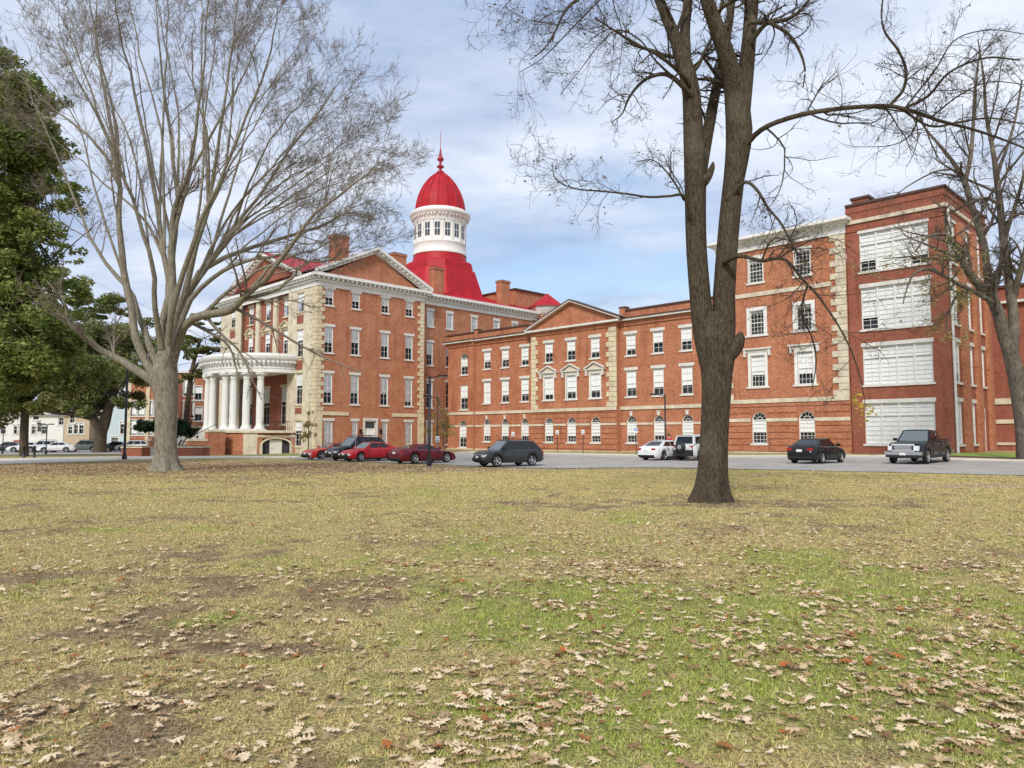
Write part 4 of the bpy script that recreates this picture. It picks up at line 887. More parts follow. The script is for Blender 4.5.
def recurse(LP, LR, LL, spec, wd, tw, thick=.02, rmin=.003):
    P, R, L = LP, LR, LL; tips = []
    for (k, t0, t1, ang, lf, ld, rf, nseg, wander, trop, sides, cap, curl) in spec:
        st, d, L2, r0 = spawn(P, R, k, t0, t1, ang, lf, ld, rf, L); ok = L2 > .12; st, d, L2, r0 = st[ok], d[ok], np.minimum(L2[ok], cap), np.maximum(r0[ok], .0035)
        P = grow(st, d, L2, nseg, wander, trop, curl); R = np.maximum(radii(r0, nseg+1, .3), rmin); L = L2
        (wd if r0.mean() > thick else tw).add(P, R, sides); tips.append(P)
    return tips
spec = [(10,.38,.99,.55,.30,.2,.42,9,.07,(0,0,.10),5,3.4,.3),(7,.2,.98,.55,.5,.3,.5,6,.08,(0,0,.08),3,1.9,.3),(5,.1,1,.55,.55,.3,.6,5,.1,(0,0,.06),3,1.2,.3),(4,.15,1,.5,.6,.2,.9,3,.1,(0,0,.04),3,.75,.2)]
tips = recurse(LP, LR, LL, spec, wd, tw, .02, .0048)
# hanging thin sprays under the big right limb
P, R = limb([(235,308,4,-3),(262,322,3,-3),(300,345,2.4,-3),(330,360,1.8,-3),(360,372,1.2,-3)], YA, 0, 14); P2, R2 = limb([(205,315,4,-2),(222,335,3,-2),(240,352,2.4,-2),(255,385,1.6,-2),(262,400,1,-2)], YA, 0, 14)
P3, R3 = limb([(190,322,4,-1),(205,330,3,-1),(228,345,2.4,-1.5),(238,375,1.5,-2)], YA, 0, 14); HP, HR = np.array([P,P2,P3]), np.array([R,R2,R3]); tw.add(HP, HR, 5)
recurse(HP, HR, np.array([5.,4.,3.]), [(9,.2,1,.7,.35,.3,.6,5,.12,(0,0,-.05),3,1.5,.4),(4,.2,1,.7,.5,.3,.6,4,.14,(0,0,0),3,.7,.4)], wd, tw)
wd.build('limbs', GBARK, tA); tw.build('twigs', TWIG, tA); relocate(tA)
# ---- tree B: dark two-stemmed tree, centre right, near
YB = 18.3; base = at(710, 502, YB); base.z = g(base.x, YB)
tB = tree('forked_tree', base, 'dark furrowed tree forking into two stems, standing alone at centre right of the lawn')
tq = catmull([(*at(x, y, YB), w/2/F*YB) for x, y, w in ((709,512,31),(709.5,500,30),(711,485,28.5),(713,460,27.5),(715,425,27),(716.5,395,28),(717,375,30),(717,355,35),(716,338,38),(714,322,30),(712,312,16))], 50)
trunk_mesh(tq[:,:3].copy(), tq[:,3], DBARK, tB, 2.3, 5, .06, 72, 8, .8)
B_S = [
 [(712,375,20),(707,350,22),(703,325,23),(700,294,22),(696.5,250,21.5),(695.5,210,22),(695,169,23),(693,125,21),(691,90,19),(684,62,17),(676,40,14,.2),(666,16,12,.4),(656,-10,10,.6),(645,-50,7,.8),(630,-120,3,1)],
 [(720,375,20),(723,345,24),(724,320,24),(724,294,23),(727,250,22),(730,215,22),(734,179,22),(738,150,26),(739,125,28),(736,100,24),(732,75,20,-.2),(724,48,18,-.4),(714,20,16,-.6),(704,-10,13,-.8),(695,-60,8,-1),(690,-120,3,-1)],
 [(738,140,20),(742,110,18),(746,70,17),(749,40,15),(752,0,14),(756,-50,9),(760,-120,3)],
 [(689,88,12),(686,60,12),(685,30,11,.4),(688,0,10,.6),(692,-60,6,1),(695,-120,3,1)],
 [(699,190,12,.3),(705,150,12,.8),(711,115,12,1),(718,80,10,1.2),(728,30,9,1.6),(734,-20,7,2),(740,-90,3,2)],
 [(742,150,8,-.1),(756,134,7,-.4),(772,124,6.6,-.8),(800,115,6.4,-1),(828,110,6,-1),(858,107,5.6,-1),(889,106,5.4,-1),(915,112,5,-1),(940,121,4.4,-1),(975,130,3.5,-1),(1012,143,2.5,-1),(1050,160,1.5,-1)],
 [(733,195,7,-.2),(745,182,4.5,-.5),(757,190,4,-.8),(768,208,3.6,-1),(780,222,3.2,-1.2),(790,240,2.8,-1.3),(797,252,2,-1.4),(806,262,1.2,-1.4)],
 [(724,262,8,-.3),(738,256,5.5,-.8),(750,258,5,-1),(762,261,4.8,-1.2),(772,259,4.4,-1.4),(784,259,4,-1.5),(794,268,3.8,-1.6),(803,280,3.6,-1.7),(813,290,3.2,-1.8),(824,304,2.8,-1.9),(838,325,2.4,-2),(852,352,2,-2),(862,385,1.4,-2),(866,410,1,-2)],
 [(808,284,3,-1.7),(803,300,2.6,-1.6),(802,316,2.4,-1.5),(812,338,2.2,-1.4),(816,362,1.8,-1.3),(812,390,1.2,-1.3)],
 [(762,260,2.6,-1.2),(768,245,2.3,-1.4),(776,238,2,-1.6),(790,240,1.6,-1.6),(806,236,1.2,-1.8)],
 [(692,96,7,-.2),(676,80,6.5,-.5),(664,74,5.5,-.7),(648,78,4.5,-.9),(636,88,4,-1),(628,100,3,-1.1),(622,114,2,-1.2),(612,122,1.2,-1.2)],
 [(696,232,7,-.1),(688,206,5,-.4),(682,195,4,-.6),(670,196,3.4,-.8),(648,197,3,-1),(628,194,2.6,-1.2),(600,191,2.2,-1.3),(577,189,1.8,-1.4),(556,180,1.2,-1.4),(552,162,.9,-1.4)],
 [(684,200,3.4,-.5),(676,185,2.6,-.4),(665,170,2,-.2),(652,160,1.5,0),(636,162,1,0)],
 [(752,40,7,-.3),(766,24,5.5,-.6),(776,26,5,-.8),(790,36,4.4,-1),(800,52,3.6,-1),(805,70,2.6,-1),(803,88,1.4,-1)],
 [(752,22,7,-.3),(770,22,6,-.6),(790,18,5,-1),(806,4,4,-1),(820,-20,3,-1)],
 [(672,20,5,0),(655,-10,3,-1),(625,-22,2.4,-1.6),(600,0,2.1,-2),(578,22,1.8,-2.4),(556,45,1.5,-2.8),(540,60,1.2,-3),(520,72,.8,-3)],
 [(660,0,7,0),(630,-25,5,-1.4),(590,-10,4,-2),(566,10,3.2,-2.4),(556,30,2.6,-2.6),(545,48,1.8,-3),(530,60,1,-3)],
 [(640,-60,4,0),(590,-60,2.4,-2),(545,-40,1.8,-3),(515,-5,1.2,-3.4),(503,8,.8,-3.5)],
 [(676,80,4,-.3),(655,60,2.4,-.8),(640,40,2,-1.2),(618,30,1.8,-1.6),(600,44,1.4,-1.9),(580,70,1.1,-2),(560,95,.8,-2.1)],
 [(905,108,2.4,-1),(935,70,2,-1.5),(955,40,1.6,-2),(990,30,1.3,-2.2),(1030,35,1,-2.4)],
 [(930,118,2.2,-1),(960,95,1.8,-1.6),(990,82,1.4,-2),(1030,85,1,-2.2)],
 [(889,106,4.4,-1),(903,90,4,-1.2),(906,70,3.6,-1.4),(898,50,3.2,-1.5),(884,30,2.8,-1.6),(882,5,2.2,-1.6),(890,-30,1.4,-1.6)],
 [(905,108,4,-1),(928,96,3.6,-1.4),(950,72,3,-1.8),(985,58,2.6,-2),(1020,60,2,-2)],
 [(900,108,3.4,-1),(930,126,3,-.6),(960,122,2.8,-.2),(990,118,2.2,0),(1024,124,1.6,0)],
]
wd = Wood(); tw = Wood(); LP, LR, LL = [], [], []
for kk, L in enumerate(B_S):
    P, R = limb(L, YB, 0, 26); R = R*(.95 if kk < 5 else .78); LP.append(P); LR.append(R); LL.append(np.linalg.norm(np.diff(P, axis=0), axis=1).sum())
LP = np.array(LP); LR = np.array(LR); LL = np.array(LL); wd.add(LP, LR, 14)
# knot and stub on the right of the trunk
for q in ([(722,358,20,-.1),(731,350,19,-.2),(737,344,15,-.25),(740,337,10,-.25),(741,332,3,-.25)], [(700,186,11,-.1),(707,178,9,-.2),(712,168,6,-.2),(713,162,2,-.2)]):
    P, R = limb(q, YB, 0, 10); wd.add(P[None], R[None], 12)
spec = [(12,.12,1,.9,.36,.2,.45,10,.13,(0,0,-.04),5,2.8,1.1),(7,.15,1,.85,.5,.3,.6,7,.16,(0,0,.03),4,1.3,1.3),(4,.1,1,.85,.55,.3,.7,5,.18,(0,0,.03),3,.6,1.0),(3,.2,1,.8,.5,.2,.7,3,.18,(0,0,0),3,.25,.8)]
sel = np.arange(5, len(LP)); tp1 = recurse(LP[sel], LR[sel], np.maximum(LL[sel], 3), spec, wd, tw, .012, .0026)
spec0 = [(10,.5,1,.8,.2,.2,.3,10,.12,(0,0,.0),5,2.6,1.0)]+spec[1:]; tp2 = recurse(LP[:5], LR[:5], LL[:5], spec0, wd, tw, .012)
wd.build('limbs', DBARK, tB); tw.build('twigs', TWIGD, tB)
SPAR = fcol('last autumn leaf', [(0,(.16,.10,.05)),(.5,(.30,.20,.07)),(.8,(.42,.33,.08)),(1,(.55,.42,.06))], .7, .3)
tc_ = np.concatenate([tp1[2][:,-1], tp2[2][:,-1]]); tc_ = tc_[rng.random(len(tc_)) < .16]; leafcards(800, tc_, np.full(len(tc_), .09), (.03,.055), 'leaves', SPAR, tB, tint=.15)
yl = np.array([at(*q, YB-2) for q in ((866,408),(858,404),(870,412),(862,418),(855,396),(700,10))]); yl2 = np.concatenate([yl[:5]]); leafcards(60, yl2, np.full(5, .16), (.04,.07), 'leaves', SPAR, tB, tint=.8)
relocate(tB)
# ---- tree C: leaning tree at the right edge
YC = 44.3; base = at(1023, 461, YC); base.z = g(base.x, YC)
tC = tree('leaning_tree', base, 'grey brown tree with forked leaning limbs and a few yellowish leaves at the right edge')
tq = catmull([(*at(x, y, YC), w/2/F*YC) for x, y, w in ((1026,468,17),(1026,458,16),(1025,440,15.5),(1023,420,15),(1020,400,15),(1016,375,15),(1010,350,14))], 36)
trunk_mesh(tq[:,:3].copy(), tq[:,3], RBARK, tC, 1.4, 5, .05, 40, 5, .8)
C_S = [
 [(1012,358,17),(1004,335,16),(998,312,15),(989,295,13),(978,284,11,-.4),(966,268,9,-.8),(957,250,7.5,-1),(951,238,6,-1.2),(940,234,4,-1.6),(926,238,3,-2),(915,252,2,-2)],
 [(990,300,10),(987,270,9.5),(984,245,9),(977,222,8.5),(970,200,8,.4),(964,180,7.5,.6),(955,165,5.5,.8),(942,148,4,1),(925,128,2.6,1),(915,110,1.5,1)],
 [(964,185,6,.4),(970,160,5.5,0),(973,130,4.5,0),(975,90,3.5,0),(980,50,2,0)],
 [(1012,352,15),(1014,325,13),(1011,295,12),(1006,262,11),(1003,235,9.5),(1000,205,8.5),(997,180,7.5),(993,150,6),(986,115,4.5),(984,80,3,0),(978,40,1.5)],
 [(1013,300,9),(1018,280,8.5,-.5),(1024,258,7.5,-1),(1032,220,6,-1),(1040,170,4,-1)],
 [(1004,240,6),(1012,215,5,-.8),(1020,190,4.4,-1),(1030,150,3,-1)],
 [(996,176,5),(1006,150,4,.5),(1015,120,3,1),(1022,80,2,1)],
 [(992,302,7,-.4),(975,292,6,-1),(958,284,5,-1.6),(944,276,4.6,-2),(928,269,4,-2.4),(914,274,3,-2.8),(907,288,2.2,-3),(903,304,1.2,-3)],
 [(990,300,6,.4),(972,290,5,.2),(960,294,4.4,0),(953,302,3.4,0),(948,316,2.4,0),(946,330,1.2,0)],
 [(998,312,5,-.4),(996,285,4,-.6),(1000,262,3,-.7),(1001,240,2,-.8)],
 [(978,284,5,-.4),(962,262,4,-.6),(944,252,3.2,-1),(925,244,2.4,-1.6),(906,236,1.6,-2),(900,228,1,-2)],
 [(1000,205,4,-.3),(985,198,3.6,-.8),(968,204,3,-1.4),(950,214,2,-1.6)],
]
wd = Wood(); tw = Wood(); LP, LR, LL = [], [], []
for L in C_S:
    P, R = limb(L, YC, 0, 22); R = R*.78; LP.append(P); LR.append(R); LL.append(np.linalg.norm(np.diff(P, axis=0), axis=1).sum())
LP = np.array(LP); LR = np.array(LR); LL = np.array(LL); wd.add(LP, LR, 10)
spec = [(9,.25,1,.85,.42,.25,.5,9,.11,(0,0,.05),5,4.5,.7),(6,.15,1,.8,.5,.3,.6,6,.14,(0,0,.04),4,2.4,.8),(5,.1,1,.8,.5,.3,.65,5,.15,(0,0,.03),3,1.2,.7),(3,.2,1,.8,.5,.2,.7,3,.15,(0,0,.0),3,.6,.5)]
tp3 = recurse(LP, LR, LL, spec, wd, tw, .018)
wd.build('limbs', RBARK, tC); tw.build('twigs', TWIGD, tC)
OLV = fcol('olive autumn leaf', [(0,(.17,.15,.05)),(.5,(.34,.31,.11)),(1,(.50,.46,.22))], .7, .35)
tc_ = tp3[2][:,-1]; pr = (tc_[:,2] < 12.5) & (tc_[:,0]/tc_[:,1] < .655); q = tc_[pr & (rng.random(len(tc_)) < .5)]
leafcards(2300, q, np.full(len(q), .28), (.05,.09), 'leaves', OLV, tC); relocate(tC)
# ---- evergreen oaks on the left
LIVE = fcol('evergreen leaf', [(0,(.05,.08,.022)),(.4,(.14,.19,.045)),(.75,(.29,.33,.09)),(1,(.48,.49,.22))], .55, .3)
LIVE2 = fcol('olive evergreen leaf', [(0,(.08,.10,.03)),(.4,(.17,.20,.06)),(.75,(.22,.235,.09)),(1,(.34,.32,.15))], .6, .25)
def clumps(lst):
    c, r = [], []
    for x, y, Y, R, n in lst:
        p = np.array(at(x, y, Y)); 
        for _ in range(n):
            q = norm(rng.normal(0, 1, 3))*R*rng.uniform(.25, 1.0)*np.array([1,1,.7]); c.append(p+q); r.append(R*rng.uniform(.18, .42))
    return np.array(c), np.array(r)
def evergreen(label, bx_, Y, tw_px, lst, n, size, limbs, m=LIVE, zt=None, squash=.7):
    p = at(bx_, 440, Y); b = Vector((p.x, Y, g(p.x, Y))); t = tree('evergreen_oak', b, label)
    w_ = Wood(); H = []
    for L in limbs:
        P, R = limb(L, Y, 0, 16); w_.add(P[None], R[None], 10); H.append((P, R))
    fl = H[0][0]; trk = w_.build('trunk', DBARK, t)
    c, r = clumps(lst); s = Wood()
    st, d, L2, r0 = [], [], [], []
    for q in c[::4]:
        P, R = H[rng.integers(0, len(H))]; k = rng.integers(len(P)//2, len(P)); v = q-P[k]; st.append(P[k]); d.append(v); L2.append(np.linalg.norm(v)); r0.append(max(.02, min(.09, R[k]*.4)))
    P = grow(np.array(st), np.array(d), np.array(L2), 8, .07, (0,0,.0)); s.add(P, np.maximum(radii(np.array(r0), 9, .3), .01), 5); s.build('branches', DBARK, t)
    leafcards(n, c, r, size, 'crown', m, t, squash=squash); relocate(t); return t
evergreen('dense dark evergreen oak whose crown fills the upper left edge', -95, 47, 0,
  [(-60,120,47,5.5,22),(-10,110,46,4,16),(15,180,46,3,14),(-5,230,46,3.4,14),(8,270,45,2.6,12),(38,205,45.5,1.6,9),(25,100,46,2.2,10),(20,150,46,3.2,16),(52,165,46,1.7,9),(68,190,46,1.0,6),(10,205,46,3.0,14),(30,235,45.5,2.0,10),(62,248,45.5,1.2,7),(74,262,45,.6,4),(-70,240,47,6,22),(-10,300,46,3.6,16),(25,300,45.5,2.8,13),(52,312,45,1.5,9),(70,330,45,.8,4),(-50,360,46,5,20),(15,355,45,3.2,14),(50,365,45,1.6,8),(0,75,46,2.2,8),(8,385,45,2.5,10),(0,95,46,3.2,16),(30,140,45.5,2.6,14),(60,185,45.5,1.5,10),(20,205,45,2.8,14),(70,200,45,1.3,9),(62,150,45.5,1.4,9),(40,100,45.5,1.8,10),(72,300,45,1.4,9),(60,280,45,1.6,9),(76,340,45,1.3,9),(20,260,45,2.4,12),(35,340,45,3.2,16),(66,350,45,1.6,10)],
  170000, (.10,.19), [[(-95,470,34),(-92,420,30),(-88,360,27),(-80,280,22),(-60,200,16),(-30,150,9)],[(-88,370,18),(-40,330,13),(0,310,8),(30,300,4)],[(-84,300,14),(-40,250,10),(0,220,7),(30,200,4),(60,185,2)]])
evergreen('evergreen oak with pale upright trunk beside the two black bollards', 24, 74, 0,
  [(0,385,74,5,18),(40,375,73,4.5,16),(70,365,74,4,14),(20,345,74,5,16),(60,330,75,4,14),(-30,370,74,6,16),(20,402,73,3,12),(58,398,73,2.5,10),(95,372,75,3,9)],
  52000, (.14,.26), [[(24,462,9),(24,440,8),(25,415,7.5),(27,390,6),(30,360,3)],[(25,410,5),(10,385,4),(-10,370,2)],[(26,405,4.5),(45,380,4),(65,360,2)]], LIVE2)
evergreen('old spreading evergreen oak with dark leaning forked trunk beside the grey green car', 100, 104, 0,
  [(60,398,103,3.5,12),(90,385,104,5.5,14),(120,372,104,5.5,14),(148,365,104,4,10),(70,350,105,6,15),(110,330,106,6,13),(150,340,106,4.5,10),(90,405,103,3,8),(125,400,104,3,9),(182,350,106,2.5,6),(95,300,107,5,8)],
  50000, (.16,.30), [[(100,458,13),(100,445,12),(101,432,11.5),(104,424,11),(108,410,9),(113,395,7.5),(118,378,5),(122,360,3)],[(102,432,9),(94,420,8),(88,408,7),(84,390,6),(80,370,3.5)],[(92,418,6),(75,414,5.5),(55,412,5),(35,408,4),(15,402,2.5)],[(108,412,5),(98,414,4),(88,408,3)]], LIVE2)
evergreen('airy evergreen tree behind the big bare trunk, left of the portico', 186, 120, 0,
  [(205,318,120,2.6,7),(222,332,120,2.6,7),(190,340,120,3,7),(212,352,120,3,7),(228,362,120,2.2,5),(190,372,120,3,6),(235,345,120,1.5,4),(105,305,121,4,7),(85,325,121,4,6),(130,310,121,3,5)],
  15000, (.16,.30), [[(186,462,7),(186,430,6),(188,400,5),(192,370,4),(200,340,3)],[(190,372,4),(208,355,2.5),(226,345,1)]], LIVE2, squash=.35)
# small clipped dark trees by the planters
def small(name, px, Y, label, lst, n, size, m, stem, cat='tree', group=None):
    p = at(px, 445, Y); b = Vector((p.x, Y, g(p.x, Y))); t = empty(name, b, 0, label=label, cat=cat, group=group); w_ = Wood()
    for L in stem:
        L = [(x, y if y < 900 else 0, *r_) for x, y, *r_ in L]; P, R = limb(L, Y, 0, 10); P[0,2] = min(P[0,2], b.z-.05) if L is stem[0] else P[0,2]; w_.add(P[None], R[None], 8)
    w_.build('trunk', RBARK, t); c, r = clumps(lst); leafcards(n, c, r, size, 'crown', m, t); relocate(t); return t
DK = fcol('dark glossy leaf', [(0,(.008,.016,.008)),(.6,(.018,.035,.014)),(1,(.04,.07,.025))], .4, .1)
small('clipped_tree', 178, 74, 'small dark round headed tree right of the big bare trunk', [(180,428,74,1.5,16),(190,430,74,1.0,9),(170,425,74,1.2,8),(196,434,74,.5,4)], 9000, (.07,.12), DK, [[(177,460,2.6),(178,450,2.4),(181,440,2)],[(178,452,1.8),(184,442,1.4),(188,434,1)]], group='clipped dark trees by the planters')
small('clipped_tree', 156, 75, 'small dark round headed tree half hidden left of the big bare trunk', [(146,426,75,1.1,12),(157,424,75,1.2,10),(139,428,75,.5,4)], 7000, (.07,.12), DK, [[(155,460,2.6),(155,448,2.4),(153,438,2)]], group='clipped dark trees by the planters')
YTR = fcol('thinning russet leaf', [(0,(.16,.11,.04)),(.5,(.30,.24,.08)),(1,(.44,.30,.10))], .7, .3)
small('young_tree', 308, 69, 'slender young tree with thin olive leaves at the pavilion corner behind the red car', [(308,436,69,.7,8),(309,424,69,.65,8),(309,414,69,.4,5),(304,440,69,.5,4),(314,434,69,.5,4)], 1500, (.05,.09), YTR, [[(308,460,1.4),(308.5,440,1.2),(309,415,.8),(309.5,405,.4)],[(308.5,440,.8),(304,428,.5),(302,420,.3)],[(308.5,436,.8),(313,424,.5),(316,415,.3)]])
small('young_tree', 444, 83, 'russet leaved small tree in the corner between the two brick wings', [(444,415,83,1.2,9),(438,428,83,1.4,10),(446,435,83,1.2,9),(436,402,83,.8,5),(450,425,83,.8,5)], 2600, (.06,.11), YTR, [[(444,455,1.8),(443,435,1.6),(441,410,1),(434,385,.5)],[(443,432,1),(449,415,.6),(452,405,.3)],[(442,425,1),(434,405,.6),(428,390,.3)]])
small('low_shrub', 186, 73, 'low round green shrub on the brick planter right of the bare trunk', [(186,448,73,.5,6)], 1500, (.05,.09), LIVE, [[(186,456,1),(186,450,.8)]], cat='shrub')
# brick planters
for i, (x0, x1, Y, lab) in enumerate(((176,206,73,'long low brick planter under the small dark tree'), (126,146,76,'low brick planter left of the bare tree trunk'))):
    a = at(x0, 452, Y); b = at(x1, 452, Y); z = g((a.x+b.x)/2, Y); c = empty('brick_planter', ((a.x+b.x)/2, Y, z), 0, label=lab, cat='planter', group='brick planters'); L_ = (b.x-a.x)/2
    m = MB(); m.box(-L_, L_, -.9, .9, -.4, .85, BR2); m.build('wall', c); m = MB(); m.box(-L_-.08, L_+.08, -.98, .98, .85, .98, STONE); m.build('coping', c); m = MB(); m.box(-L_+.2, L_-.2, -.7, .7, .98, 1.04, MULCH); m.build('soil', c)
# ================================================================== VEHICLES
RUB = mat('tyre rubber', (.018,.018,.018), .85); RIM = mat('alloy rim', (.55,.56,.57), .3, metal=.8); CHR = mat('chrome', (.55,.56,.58), .22, metal=.8)
CGL = mat('tinted car glass', (.006,.008,.009), .04, spec=.6); WSG = mat('windscreen glass with painted reflection', (.13,.155,.16), .05, spec=.8); LAMPG = mat('headlight lens', (.72,.75,.78), .08, spec=.9); TAIL = mat('tail light lens', (.35,.01,.01), .12, spec=.8)  # windscreen base colour lightened to stand in for bright sky reflection
PLAST = mat('black plastic', (.02,.02,.021), .6); PLATE = mat('number plate', (.75,.75,.72), .5)
def paint(n, c): return mat('paint '+n, c, .28, spec=.35, coat=.18, bump=0)
def wheel_mesh(r, w, ns=5):
    t = MB(); t.M = Matrix.Rotation(math.pi/2, 4, 'X')
    t.lathe([(r*.66,-w*.42),(r*.8,-w*.5),(r*.95,-w*.48),(r,-w*.3),(r,w*.3),(r*.95,w*.48),(r*.8,w*.5),(r*.66,w*.42)], RUB, 28)
    m = MB(); m.M = Matrix.Rotation(math.pi/2, 4, 'X'); m.lathe([(r*.69,-w*.44),(r*.64,-w*.46),(r*.62,-w*.2),(r*.62,w*.2),(r*.64,w*.46),(r*.69,w*.44)], RIM, 28)
    m.lathe([(0,w*.28),(r*.62,w*.22)], PLAST, 20); m.lathe([(r*.62,-w*.22),(0,-w*.28)], PLAST, 20)
    for sd in (-1, 1):
        m.lathe([(.0,sd*w*.44),(r*.15,sd*w*.44),(r*.16,sd*w*.3)][::sd], RIM, 12)
        for k in range(ns):
            a = 2*math.pi*k/ns; ca, sa = math.cos(a), math.sin(a); q = lambda rr, o, z: (rr*ca-o*sa, rr*sa+o*ca, z)
            P = [q(r*.1,-r*.09,sd*w*.43), q(r*.64,-r*.07,sd*w*.40), q(r*.64,r*.07,sd*w*.40), q(r*.1,r*.09,sd*w*.43)]
            m.poly(P if sd > 0 else P[::-1], RIM)
    return t.mesh('tyre'), m.mesh('rim')
SPECS = {
 'sedan': dict(L=4.65,W=1.82,H=1.45,r=.33,wb=2.7,fo=.92,cl=.2, top=[(-2.32,.80),(-2.25,.98),(-1.75,1.04),(-1.0,1.0),(.85,.97),(1.0,.95),(1.9,.80),(2.2,.68),(2.32,.55)], gh=(1.05,.28,-.9,-1.72), yb=.86, yt=.64),
 'coupe': dict(L=4.8,W=1.9,H=1.34,r=.35,wb=2.8,fo=.95,cl=.17, top=[(-2.4,.82),(-2.33,.98),(-1.9,1.02),(-1.0,.98),(.7,.93),(.9,.90),(1.9,.78),(2.25,.66),(2.4,.5)], gh=(.95,.1,-.75,-1.85), yb=.84, yt=.58),
 'suv': dict(L=4.45,W=1.82,H=1.66,r=.36,wb=2.65,fo=.88,cl=.27, top=[(-2.22,1.0),(-2.12,1.08),(-1.6,1.09),(.9,1.05),(1.05,1.04),(1.85,.96),(2.1,.88),(2.22,.62)], gh=(1.12,.42,-1.55,-2.08), yb=.88, yt=.68),
 'bigsuv': dict(L=4.9,W=1.95,H=1.86,r=.39,wb=2.85,fo=.95,cl=.28, top=[(-2.45,1.1),(-2.35,1.2),(-1.8,1.2),(.9,1.16),(1.1,1.14),(2.0,1.03),(2.3,.92),(2.45,.6)], gh=(1.2,.45,-1.7,-2.25), yb=.88, yt=.70),
 'boxy': dict(L=4.5,W=1.9,H=1.86,r=.40,wb=2.75,fo=.8,cl=.34, top=[(-2.25,1.08),(-2.2,1.18),(-1.8,1.18),(.9,1.15),(1.05,1.14),(1.9,1.08),(2.15,1.0),(2.25,.7)], gh=(1.1,.6,-1.95,-2.18), yb=.89, yt=.76),
 'pickup': dict(L=5.85,W=2.0,H=1.93,r=.42,wb=3.65,fo=.98,cl=.36, top=[(-2.92,1.18),(-2.9,1.32),(-1.0,1.32),(-.9,1.25),(1.1,1.25),(1.25,1.26),(2.5,1.18),(2.85,1.1),(2.92,.8)], gh=(1.3,.62,-.62,-.95), yb=.88, yt=.70),
}
VC = {}
def vehicle_meshes(kind, pname, pm_, open_=False):
    key = (kind, pname)
    if key in VC: return VC[key]
    s_ = SPECS[kind]; L, Wd, H, r, cl = s_['L'], s_['W'], s_['H'], s_['r'], s_['cl']; xf = L/2-s_['fo']; xr = xf-s_['wb']; ra = r*1.17
    tx = [p[0] for p in s_['top']]; tz = [p[1] for p in s_['top']]; top = lambda x: float(np.interp(x, tx, tz))
    X_ = set(np.linspace(-L/2, L/2, 34))
    for c in (xf, xr):
        for k in range(13): X_.add(c+ra*math.cos(math.pi*k/12))
        X_.add(c+ra+.001); X_.add(c-ra-.001)
    X_ = sorted(x for x in X_ if -L/2 <= x <= L/2); rows = []
    prof = [(.90,0),(.975,.14),(1,.45),(.99,.62),(.955,.86),(.86,.985),(.5,1.02),(0,1.03)]
    def ring(x, z0, zt, wk): h_ = [(wk*a, z0+(zt-z0)*b) for a, b in prof]; return [(x, y, z) for y, z in h_]+[(x, -y, z) for y, z in h_[-2::-1]]
    def hw(x): q = abs(2*x/L); return Wd/2*(1-.05*q**3-.13*q**12)
    for x in X_:
        zb = cl
        for c in (xf, xr):
            if abs(x-c) <= ra: zb = max(zb, r+math.sqrt(max(ra*ra-(x-c)**2, 0)))
        q = abs(2*x/L); zb += .06*max(0, q-.93)/.07; rows.append(ring(x, min(zb, top(x)-.12), top(x), hw(x)))
    body = MB()
    for sgn in (-1, 1):
        x = sgn*L/2; e = ring(x+sgn*.07, cl+.12, top(x)-.12, hw(x)*.90)
        if sgn < 0: rows.insert(0, e)
        else: rows.append(e)
    body.grid(rows[::-1], pm_); body.poly(rows[0], pm_); body.poly(rows[-1][::-1], pm_)
    body = body.mesh('body'); parts = [('body', body, None)]
    ub = MB(); ub.box(-L/2+.15, L/2-.15, -Wd*.36, Wd*.36, cl-.03, cl+.35, PLAST)
    for c in (xf, xr): ub.box(c-ra, c+ra, -Wd*.37, Wd*.37, cl, r+ra, PLAST)
    for sd in (-1, 1): ub.box(xr+ra, xf-ra, sd*Wd/2*.93-.03, sd*Wd/2*.93+.03, cl-.04, cl+.07, PLAST)
    if kind in ('suv','boxy','pickup'):
        for sd in (-1, 1):
            for c in (xf, xr):
                n_ = 12; A_ = [(c+(ra+e_)*math.cos(math.pi*k/n_), sd*(hw(c)*.985+.012), r+(ra+e_)*math.sin(math.pi*k/n_)) for e_ in (-.01, .055) for k in range(n_+1)]
                for k in range(n_): ub.poly([A_[k], A_[k+1], A_[n_+2+k], A_[n_+1+k]], PLAST)
    parts.append(('underbody', ub.mesh('underbody'), None))
    a, b, c, d = s_['gh']; yb, yt = s_['yb']*Wd/2, s_['yt']*Wd/2; Hr = H-.05
    zA, zD = top(a)-.02, top(d)-.02; q4 = {}
    for sd in (-1, 1): q4[sd] = (Vector((a,sd*yb,zA)), Vector((b,sd*yt,H-.03)), Vector((c,sd*yt,Hr-.02)), Vector((d,sd*yb,zD)))
    cab = MB(); gl = []
    bil = lambda P00, P10, P11, P01, u, v: (P00*(1-u)+P10*u)*(1-v)+(P01*(1-u)+P11*u)*v
    def pane(P, u0, u1, v0, v1, outw, off=.012, gm_=None):
        Q = [bil(*P, u, v) for u, v in ((u0,v0),(u1,v0),(u1,v1),(u0,v1))]; n_ = (Q[1]-Q[0]).cross(Q[3]-Q[0]).normalized(); 
        if n_.dot(outw) < 0: n_ = -n_; Q = Q[::-1]
        m = MB(); m.poly([q+n_*off for q in Q], gm_ or CGL); return m.mesh('window')
